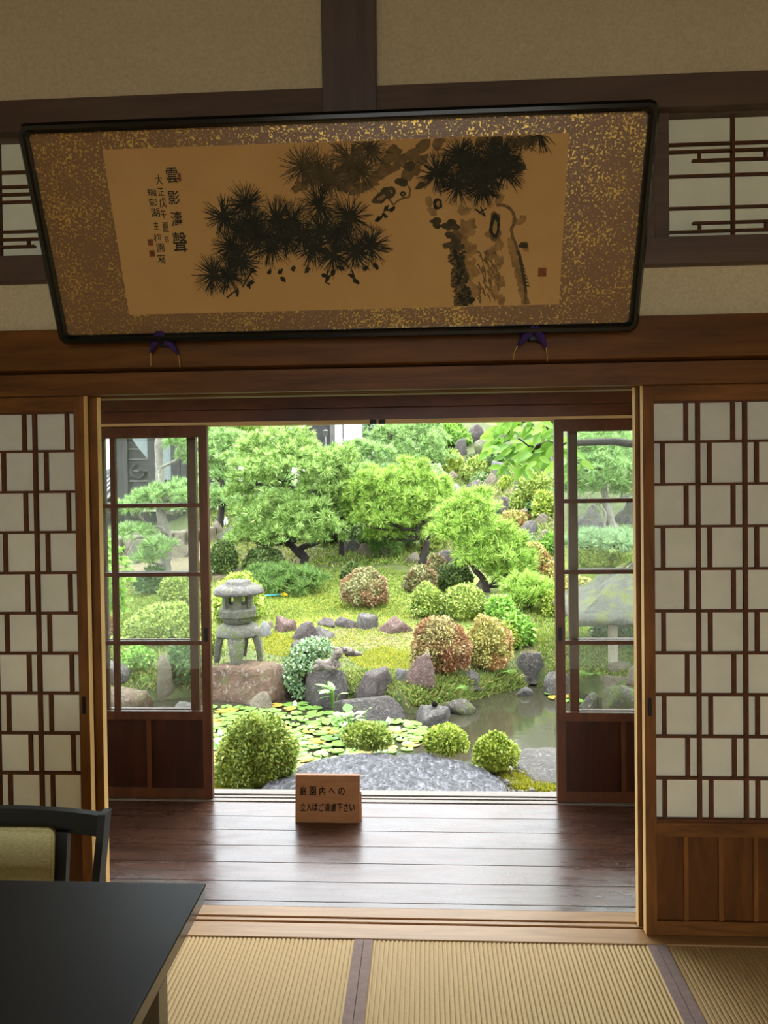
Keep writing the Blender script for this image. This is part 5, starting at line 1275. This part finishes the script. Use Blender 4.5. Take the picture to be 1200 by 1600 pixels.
def fern(label, base, n, size, Y=None, mat='fern_leaf'):
    g = G(*base) if Y is None else atY(base[0], base[1], Y); s_ = g[1]/1200; t = MB()
    VV, FF, b = [], [], 0
    for i in range(n):
        a = rng.uniform(0, 2*pi); d = np.array([cos(a), sin(a)*.7-.3, 0]); k = 13
        for j in range(1, k):
            q = j/k; c = g+d*size*s_*q+np.array([0, 0, size*s_*(.9*q-.85*q*q)]); 
            for sd in (-1, 1):
                side = np.array([-d[1], d[0], .1])*sd; w = size*s_*.30*(1-q)**.8*min(1, q*4); tip = c+side*w+d*w*.35; m_ = (c+tip)/2+d*w*.13
                VV += [c, m_+[0, 0, .004], tip, c+d*w*.22]; FF.append((b, b+1, b+2, b+3)); b += 4
    o = link_mesh('fern', np.array(VV), np.array(FF), mat); tag(o, label, 'fern'); return o
fern('fern hanging under the pinkish azalea on the bank', (784, 1052), 14, 26)
fern('fern at the foot of the large red brown azalea', (708, 1078), 16, 30)

fern('fern below the thatched roof at the right pane', (905, 1000), 12, 26)
fern('arching fern left of the tan stones in the right pane', (922, 1055), 12, 30)
fern('broad fern right of the shelter post', (982, 1020), 12, 26)
fern('fern growing beside the pale standing stone in the left pane', (222, 1062), 12, 26)
# lily pads
def in_poly(x, y, poly):
    c = False; j = len(poly)-1
    for i in range(len(poly)):
        if (poly[i][1] > y) != (poly[j][1] > y) and x < (poly[j][0]-poly[i][0])*(y-poly[i][1])/(poly[j][1]-poly[i][1])+poly[i][0]: c = not c
        j = i
    return c
def pad_proto(k=18, notch=.28):
    th = np.linspace(notch, 2*pi-notch, k); V = [(0.0, 0, .004)]+[(cos(a), sin(a), .010+.03*rng.uniform(-.3, 1)*.3) for a in th]+[(cos(a)*.97, sin(a)*.97, .0) for a in th]+[(0, 0, 0)]
    F = [(0, i, i+1) for i in range(1, k)]+[(i, k+i, k+i+1, i+1) for i in range(1, k)]+[(2*k+1, k+i+1, k+i) for i in range(1, k)]+[(0, 2*k+1, k+1, 1), (0, k, 2*k, 2*k+1)]
    me = bpy.data.meshes.new('lily_pad'); me.from_pydata(V, [], F); return me
protos = []
for mt in ('pad_green', 'pad_green', 'pad_green', 'pad_yellow'):
    me = pad_proto(); me.materials.append(MATS[mt]); protos.append(me)
polys = [([(300, 1104), (392, 1106), (470, 1100), (540, 1122), (640, 1128), (668, 1140), (640, 1172), (560, 1190), (470, 1205), (300, 1215)], 210), ([(838, 1084), (868, 1080), (905, 1098), (872, 1096)], 5)]
placed = []; src = {}
for poly, want in polys:
    xs_ = [p_[0] for p_ in poly]; ys_ = [p_[1] for p_ in poly]; tries = 0; got = 0
    while got < want and tries < 6000:
        tries += 1; x, y = rng.uniform(min(xs_), max(xs_)), rng.uniform(min(ys_), max(ys_))
        if not in_poly(x, y, poly): continue
        p_ = atZ(x, y, WATER); r_ = rng.uniform(.05, .09)
        if p_[1] < 5.25 or ground(p_[0], p_[1]) > WATER-.02: continue
        if any((p_[0]-q[0])**2+(p_[1]-q[1])**2 < ((r_+q[2])*.72)**2 for q in placed): continue
        placed.append((p_[0], p_[1], r_)); got += 1
        k = int(rng.integers(0, 4)) if rng.uniform() < .7 else int(rng.integers(0, 3)); me = protos[k]
        if me.name not in src:
            o = bpy.data.objects.new('lily_pad', me); src[me.name] = o
            tag(o, 'yellowed lily pad floating on the pond left of the open water' if k == 3 else 'round green lily pad floating flat on the garden pond', 'lily pad', 'yellowed lily pads on the pond' if k == 3 else 'green lily pads on the pond')
        else: o = src[me.name].copy()
        COL.objects.link(o); o.location = (p_[0], p_[1], WATER+.003+.0035*(got % 4)); o.rotation_euler = (rng.normal()*.02, rng.normal()*.02, rng.uniform(0, 6.28)); o.scale = (r_, r_*rng.uniform(.85, 1), .5)
for (x, y, lb) in ((607, 1133, 'white water lily bud near the pointed water stone'), (461, 1106, 'cream water lily bud below the juniper'), (344, 1152, 'white water lily bud at the left door stile')):
    p_ = atZ(x, y, WATER); m_ = MB(); m_.lathe((p_[0], p_[1], WATER), [(.004, -.02), (.012, .01), (.022, .03), (.016, .055), (.003, .072)], 8); tag(m_.build('lily_bud', 'bud_white', None, 0, True), lb, 'flower bud')
p_ = atZ(678, 1108, WATER+.13); V, F = rock_mesh(2, 6, 0, .04, rng); V[:, 2] = np.maximum(V[:, 2], -.3); V = V*np.array([.028, .025, .034])+np.array([p_[0], p_[1]+.06, WATER+.15])  # small black lump of unidentified kind
tag(link_mesh('garden_rock', V, F, 'black_gap', None, True), 'small black lump on top of the pointed water stone', 'rock')

# ------------------------------------------------------------------ moss, grass, gravel (uncountable)
def blades(name, label, mat, region, n, hgt, wd, lean=.5, cat='grass', zoff=0, tuft=1):
    """region: polygon of sight points on the ground"""
    xs_ = [p_[0] for p_ in region]; ys_ = [p_[1] for p_ in region]; Pt = []
    # sample ground evenly in the place itself
    cor = np.array([G(*q)[:2] for q in region]); lo, hi = cor.min(0), cor.max(0); poly = [tuple(c) for c in cor]
    while len(Pt) < n:
        x, y = rng.uniform(lo[0], hi[0]), rng.uniform(lo[1], hi[1])
        if in_poly(x, y, poly): Pt.append((x, y))
    Pt = np.array(Pt); z = ground(Pt[:, 0], Pt[:, 1])+zoff; P = np.column_stack([Pt, z]); n = len(P)
    if tuft > 1: P = np.repeat(P, tuft, 0)+np.column_stack([rng.normal(size=(n*tuft, 2))*hgt*.25, np.zeros(n*tuft)]); n = len(P)
    D = unit(np.column_stack([rng.normal(size=(n, 2))*lean, np.ones(n)])); S = unit(np.cross(D, rng.normal(size=(n, 3))))*wd; L = hgt*rng.uniform(.5, 1.3, (n, 1))
    V = np.stack([P-S-[0, 0, .01], P+S-[0, 0, .01], P+D*L*.6+S*.8, P+D*L-[0, 0, 1]*L*.1], 1).reshape(-1, 3)
    o = link_mesh(name, V, np.arange(4*n).reshape(-1, 4), mat); tag(o, label, cat, None, 'stuff'); return o
blades('grass', 'short green and yellow grass of the lawn under the pines', 'grass_blade', [(335, 905), (470, 890), (640, 895), (650, 960), (560, 960), (420, 968), (336, 975)], 26000, .035, .006, .8)
blades('moss', 'lime yellow moss along the lawn edge and path', 'moss_blade', [(430, 935), (540, 925), (650, 950), (640, 1020), (600, 1040), (540, 1035), (450, 1000), (420, 975)], 16000, .02, .007, 1.0, 'moss')
blades('moss', 'yellow moss on the path above the round purple boulder', 'moss_blade', [(545, 1028), (600, 1010), (645, 1020), (640, 1045), (575, 1048)], 6000, .022, .007, 1.0, 'moss')
blades('moss', 'moss on the ground between the lantern rock and the lawn edge stones', 'moss_blade', [(395, 985), (470, 1003), (470, 1030), (395, 1016)], 5000, .025, .006, .9, 'moss')
blades('grass', 'low green ground cover around the stones and shrubs beyond the pond', 'bank_blade', [(325, 955), (872, 925), (872, 1066), (640, 1072), (440, 1050), (325, 1046)], 26000, .03, .006, .9)
blades('bank_grass', 'tangled grass and weeds on the far pond bank', 'bank_blade', [(640, 1070), (720, 1060), (800, 1050), (860, 1055), (868, 1072), (760, 1092), (690, 1108), (640, 1112)], 9000, .075, .006, .9)
blades('bank_grass', 'grass and weeds between the boulders of the pond edge', 'bank_blade', [(440, 1060), (560, 1046), (645, 1050), (645, 1098), (540, 1100), (440, 1094)], 5000, .05, .006, .9)
blades('bank_grass', 'grass on the right slope path behind the bright shrubs', 'grass_blade', [(815, 940), (870, 930), (1000, 930), (1000, 1060), (860, 1050), (830, 1010)], 16000, .045, .007, .9)
blades('bank_grass', 'weeds along the left shore in the left pane', 'bank_blade', [(145, 1010), (330, 1010), (330, 1085), (145, 1090)], 7000, .07, .007, .9)
blades('lawn_grass', 'green lawn behind the left glass door', 'grass_blade', [(145, 905), (330, 895), (330, 1000), (145, 1000)], 18000, .04, .007, .8)
blades('slope_weeds', 'weeds between the stones of the upper slope', 'bank_blade', [(690, 700), (870, 690), (870, 900), (690, 880)], 20000, .08, .010, .9)
blades('slope_weeds', 'weeds on the ground behind the pines', 'grass_blade', [(330, 800), (690, 790), (690, 890), (330, 890)], 12000, .08, .010, .9)
blades('moss', 'yellow moss tuft between the stepping stone and the right door', 'moss_blade', [(770, 1205), (872, 1214), (905, 1230), (872, 1240), (810, 1238)], 9000, .035, .005, .9, 'moss')
blades('moss', 'yellow moss at the left edge of the great stepping stone', 'moss_blade', [(334, 1205), (400, 1200), (400, 1222), (372, 1240), (334, 1240)], 7000, .03, .005, .9, 'moss')
fern('small fern between the bushy azalea and the stepping stone', (384, 1232), 11, 34, 4.66)
fern('small fern at the left door stile on the near bank', (342, 1236), 11, 34, 4.6)
fern('small fern on the stepping stone edge behind the notice board', (446, 1238), 8, 20, 4.5)
P = []; n = 900
V, F = ICO[2]
VV, FF = [], []
for i in range(n):
    x, y = rng.uniform(.30, 1.6), rng.uniform(4.12, 4.95); r_ = rng.uniform(.008, .02); q = np.array([x, y, gz(x, y)+r_*.4])
    Vi = ICO[2][0][:42] if False else V; VV.append(Vi*r_*rng.uniform(.6, 1.2, 3)+q); FF.append(F+i*len(V))
g_ = link_mesh('gravel', np.concatenate(VV), np.concatenate(FF), 'gravel_stone', None, True); tag(g_, 'small pale gravel beside the stepping stone at the right door', 'gravel', None, 'stuff')

# ------------------------------------------------------------------ leafy branch reaching in from the right
BY = 5.7
t = empty('broadleaf_tree', (2.75, 6.1, gz(2.75, 6.1))); tag(t, 'tree branch with large bright green leaves hanging in at the top right', 'tree')
tb = MB(); A = lambda x, y, d=0: atY(x, y, BY+d)
tb.tube([(2.75, 6.1, -.95), (2.72, 6.08, .2), (2.66, 6.05, 1.2), (2.6, 6.0, 2.3), (2.5, 5.95, 3.2)], [.10, .085, .075, .06, .04], 9)
m0 = np.array([2.65, 6.05, 1.35])
twigs = [[m0, A(1040, 700, .2), A(960, 690, .15), A(900, 692, .05), A(866, 690), A(846, 695), A(836, 700)], [A(840, 698), A(826, 697), A(812, 686), A(798, 687), A(786, 692)], [A(838, 698), A(828, 712), A(820, 722)],
         [m0+[0, 0, .5], A(960, 640, .1), A(880, 640), A(862, 655), A(860, 668)], [A(875, 645), A(840, 650), A(806, 665), A(790, 680)], [A(866, 690), A(855, 668), A(840, 650)], [A(900, 692, .05), A(892, 710, .05), A(905, 725, .05)]]
rads = [[.045, .035, .03, .026, .022, .022, .018], [.008, .007, .006, .005, .003], [.006, .005, .003], [.04, .03, .024, .02, .012], [.012, .010, .008, .004], [.012, .009, .006], [.012, .008, .003]]
for a, b in zip(twigs, rads): tb.tube(a, b, 7)
tb.build('branch', 'bark', t, 0, True)
lv = MB()
def bleaf(base, d, L_, w, droop=.25):
    d = unit(np.array(d, float)); sd = unit(np.cross(d, np.array([0, -1, .5])+rng.normal(size=3)*.4)); nn = np.cross(sd, d); k = 7; rows = []
    for i in range(k+1):
        q = i/k; wq = w*sin(pi*q**.85)**.85*.5 if 0 < q < 1 else 0; c = base+d*L_*q-np.array([0, 0, 1])*droop*L_*q*q
        rows.append((c-sd*wq+nn*wq*.35, c, c+sd*wq+nn*wq*.35))
    V = [v for r_ in rows for v in r_]; F = []
    for i in range(k): F += [(3*i, 3*i+1, 3*i+4, 3*i+3), (3*i+1, 3*i+2, 3*i+5, 3*i+4)]
    lv.add(V, F)
spots = [(775, 690), (785, 680), (798, 672), (770, 676), (765, 700), (790, 700), (805, 700), (800, 715), (815, 725), (825, 722), (812, 705), (790, 712), (780, 735), (795, 728), (820, 690), (835, 680), (845, 670), (830, 665), (815, 668), (808, 660), (840, 655), (855, 660), (858, 700), (850, 708), (845, 718), (862, 672), (785, 665), (830, 705), (855, 690), (838, 700), (822, 715), (800, 690), (893, 705), (888, 715), (900, 722), (905, 730), (885, 690), (775, 662), (848, 680), (862, 715), (815, 650), (795, 655)]
for (x, y) in spots:
    for _ in range(4):
        bp = A(x+rng.uniform(-7, 7), y+rng.uniform(-6, 6), rng.uniform(-.12, .12)); L_ = rng.uniform(.085, .125); dirx = rng.choice([-1, 1], p=[.65, .35])
        d = (dirx*rng.uniform(.3, 1), rng.uniform(-.5, .3), rng.uniform(-.75, .25)); bleaf(bp, d, L_, L_*.46)
lv.build('leaves', 'broad_bright', t, 0, True)

# ------------------------------------------------------------------ buildings, shelter, small things
T_ = lambda x, y, Y: atY(x, y, Y)
def flatbox(mb, x0, x1, y0, y1, Y, d=.1):
    """box whose front face spans the sight rectangle at depth Y"""
    a = T_(x0, y1, Y); b = T_(x1, y0, Y); mb.box(a[0], b[0], Y, Y+d, a[2], b[2]); return mb
bY = 17.0
bx = T_(240, 800, bY); t = empty('temple_building', (bx[0], bY, bx[2]-.5)); tag(t, 'weathered dark timber temple hall with white plaster panels behind the left glass', 'building')
flatbox(MB(), 178, 312, 560, 792, bY, 2.2).build('wall', 'temple_timber', t)
m_ = MB()
for yy in (700, 716, 734, 750, 768): flatbox(m_, 197, 236, yy, yy+3, bY-.03, .05)
m_.build('wall_board', 'temple_timber_light', t)
for (x0, x1) in ((178, 196), (232, 240), (268, 278), (283, 288)): flatbox(MB(), x0, x1, 560, 792, bY-.1, .12).build('post', 'temple_timber', t)
fl = MB(); V = [T_(*q, bY-.04) for q in ((206, 685), (236, 685), (236, 722), (226, 712), (214, 697))]; fl.prism(V, (0, .05, 0)); fl.build('plaster_panel', 'shaded_plaster', t)
for (x0, x1) in ((240, 268), (278, 283)): flatbox(MB(), x0, x1, 600, 750, bY-.04, .05).build('plaster_panel', 'shaded_plaster', t)
m_ = MB(); a, b = T_(120, 800, bY-1.2), T_(335, 772, bY-1.2); m_.prism([(a[0], bY-1.2, a[2]+.03), (b[0], bY-1.2, b[2]), (b[0], bY, b[2]+.02), (a[0], bY, a[2]+.05)], (0, 0, .09)); m_.build('veranda_edge', 'temple_timber_light', t)
flatbox(MB(), 120, 335, 800, 845, bY-.6, .5).build('podium', 'temple_timber', t)
m_ = MB(); c_ = T_(218, 738, bY-.06); 
for s_ in range(14):
    pass
pts = [c_+np.array([(.24-.014*i)*cos(i*.42+1.9), 0, (.20-.012*i)*sin(i*.42+1.9)]) for i in range(16)]; m_.tube(pts, .03, 6); m_.build('carved_scroll', 'temple_timber', t)
rf = MB(); a, b = T_(172, 600, bY), T_(316, 600, bY); rf.prism([(a[0]-.3, bY-1.4, 3.75), (a[0]-.3, bY+1, 5.0), (a[0]-.3, bY+2.7, 3.75), (a[0]-.3, bY+2.7, 3.6), (a[0]-.3, bY+1, 4.8), (a[0]-.3, bY-1.4, 3.6)], (b[0]-a[0]+.6, 0, 0)); rf.build('roof', 'roof_tile', t)
# lower tiled roof left of it
cY = 19.0; c_ = T_(150, 770, cY); t = empty('gatehouse', (c_[0], cY, gz(c_[0], cY))); tag(t, 'low building with grey ridge tiles at the far left of the left pane', 'building')
flatbox(MB(), 90, 176, 770, 850, cY, 2).build('wall', 'temple_timber', t)
rf = MB(); a, b = T_(85, 745, cY), T_(181, 785, cY); rf.prism([(a[0], cY-.8, b[2]), (a[0], cY+1, a[2]), (a[0], cY+2.8, b[2]), (a[0], cY+1, a[2]-.15)], (b[0]-a[0], 0, 0)); rf.build('roof', 'roof_tile', t)
m_ = MB()
for x in np.arange(100, 180, 7.5):
    p_ = T_(x, 748, cY+1); m_.tube([(p_[0], cY+.9, p_[2]+.04), (p_[0], cY+1.1, p_[2]+.04)], .08, 10)
    p_ = T_(x, 765, cY+.2); m_.tube([(p_[0], cY-.8, b[2]+.03), (p_[0], cY+.95, a[2]+.02)], .045, 8)
m_.build('ridge_tiles', 'roof_tile', t)
m_ = MB(); p_ = T_(171, 738, cY+1); m_.lathe((p_[0], cY+1, p_[2]-.1), [(.12, -.15), (.16, 0), (.10, .12), (.05, .2)], 10); m_.build('ridge_end_tile', 'roof_tile', t)
# storehouse behind the back pines
sY = 17.6; c_ = T_(515, 700, sY); t = empty('storehouse', (c_[0], sY, gz(c_[0], sY))); tag(t, 'dark walled storehouse with a white end behind the large pine', 'building')
z_b = gz(c_[0], sY)-.3; a, m1, m2, b = T_(476, 640, sY), T_(516, 640, sY), T_(523, 640, sY), T_(549, 640, sY)
B(a[0], m1[0], sY, sY+3, z_b, a[2]+.4).build('wall', 'temple_timber', t); B(m1[0], m2[0], sY-.1, sY+.2, z_b, a[2]+.4).build('post', 'temple_timber_light', t)
B(m2[0], b[0], sY-.02, sY+3, z_b, a[2]+.4).build('white_wall', 'white_plaster', t); w_ = T_(536, 640, sY); B(w_[0]-.015, w_[0]+.015, sY-.05, sY-.01, z_b, a[2]+.4).build('batten', 'temple_timber_light', t)
B(a[0]-.3, b[0]+.3, sY-.8, sY+3.5, a[2]+.4, a[2]+.6).build('roof', 'roof_tile', t)
c_ = T_(348, 700, 20); B(c_[0]-.3, c_[0]+.16, 20, 20.4, gz(c_[0], 20)-.2, T_(348, 686, 20)[2]).build('white_wall', 'white_plaster'); o = bpy.data.objects['white_wall.001']; o.name = 'boundary_wall'; tag(o, 'white wall end showing between the left back pines', 'wall')
# lamp post
pY = 15.8; p_ = T_(509, 705, pY); t = empty('lamp_post', (p_[0], pY, gz(p_[0], pY))); tag(t, 'thin grey lamp post with a lantern head above the large pine', 'lamp post')
tp = T_(509, 672, pY); u_ = pY/1200
MB().tube([(p_[0], pY, gz(p_[0], pY)-.1), (p_[0], pY, T_(509, 682, pY)[2])], 1.4*u_, 8).build('pole', 'lamp_metal', t)
MB().lathe((p_[0], pY, T_(509, 681, pY)[2]), [(3.2*u_, 0), (3.8*u_, .01), (3.4*u_, 7*u_), (4.6*u_, 7.4*u_), (4.4*u_, 8.2*u_), (1*u_, 10*u_)], 12).build('lamp_head', 'lamp_metal', t, 0, True)
# boundary stones below the temple terrace: low retaining wall
m_ = MB(); a = G(150, 872); b = G(330, 848)
for i in range(9):
    q = i/9; p_ = a*(1-q)+b*q; p2 = a*(1-(i+1)/9)+b*((i+1)/9); z0_ = gz(p_[0], p_[1])-.2; m_.box(p_[0]+.012, p2[0]-.012, p_[1]+rng.uniform(-.03, .03), p_[1]+.5, z0_, z0_+.5+rng.uniform(-.04, .04))
tag(m_.build('retaining_wall', 'wall_stone', None, .03), 'low tan stone retaining wall below the temple hall', 'wall')
p_ = G(353, 822); MB_ = MB().lathe((p_[0], p_[1], gz(p_[0], p_[1])-.02), [(.04, 0), (.04, .13), (.025, .16), (.025, .19), (.005, .2)], 12); tag(MB_.build('white_bottle', 'white_plaster', None, 0, True), 'small white cylinder by the terrace block at the left', 'bottle')
# garden hose pipe
a, b = G(413, 934), G(440, 932); a[2] += .03; b[2] += .03
t = empty('garden_pipe', a); tag(t, 'thin teal garden pipe with yellow end on the lawn right of the lantern', 'pipe')
MB().tube([a+[-.6, .05, 0], a, b], .013, 8).build('pipe', 'teal_plastic', t); c_ = G(449, 933); c_[2] += .03
MB().tube([b, (b+c_)/2, c_], [.02, .035, .02], 8).build('connector', 'yellow_plastic', t)
# thatched shelter in the right pane
hY = HRd[1]; px_ = T_(958, 1033, hY); hz = HRd[3]-.02
t = empty('thatched_shelter', (px_[0]+.5, hY+.35, gz(px_[0]+.5, hY+.35))); tag(t, 'little shelter with a mossy thatched roof behind the right glass', 'shelter')
ez = T_(930, 968, hY)[2]; ex0 = T_(899, 962, hY-.25)[0]; ex1 = ex0+1.5; ey0, ey1 = hY-.28, hY+1.1
B(px_[0]-.04, px_[0]+.04, hY-.04, hY+.04, hz-.03, ez+.08).build('post', 'grey_post_wood', t, .004)
for (x, y) in ((ex1-.38, hY), (ex1-.38, ey1-.3)): B(x-.04, x+.04, y-.04, y+.04, gz(x, y)-.1, ez+.08).build('post', 'grey_post_wood', t, .004)
ax_, ay_ = (ex0+ex1)/2, (ey0+ey1)/2; az = ez+.52; k = 14; V = []; per = []
for (xa, ya, xb, yb) in ((ex0, ey0, ex1, ey0), (ex1, ey0, ex1, ey1), (ex1, ey1, ex0, ey1), (ex0, ey1, ex0, ey0)):
    for i in range(k): per.append((xa+(xb-xa)*i/k, ya+(yb-ya)*i/k))
n = len(per)
for (s_, dz) in ((.95, -.02), (1.0, .0), (.99, .05), (.9, .10), (.8, .15), (.7, .20), (.6, .25), (.4, .35), (.2, .45), (.03, .52)):
    for (x, y) in per:
        cornerness = min(abs(x-ex0), abs(x-ex1))+min(abs(y-ey0), abs(y-ey1)); V.append((ax_+(x-ax_)*s_+rng.normal()*.01, ay_+(y-ay_)*s_+rng.normal()*.01, ez+dz+rng.normal()*.014))
F = [(i*n+j, i*n+(j+1) % n, (i+1)*n+(j+1) % n, (i+1)*n+j) for i in range(9) for j in range(n)]+[tuple(range(n))[::-1], tuple(9*n+j for j in range(n))]
link_mesh('thatched_roof', V, F, 'thatch', t, True)
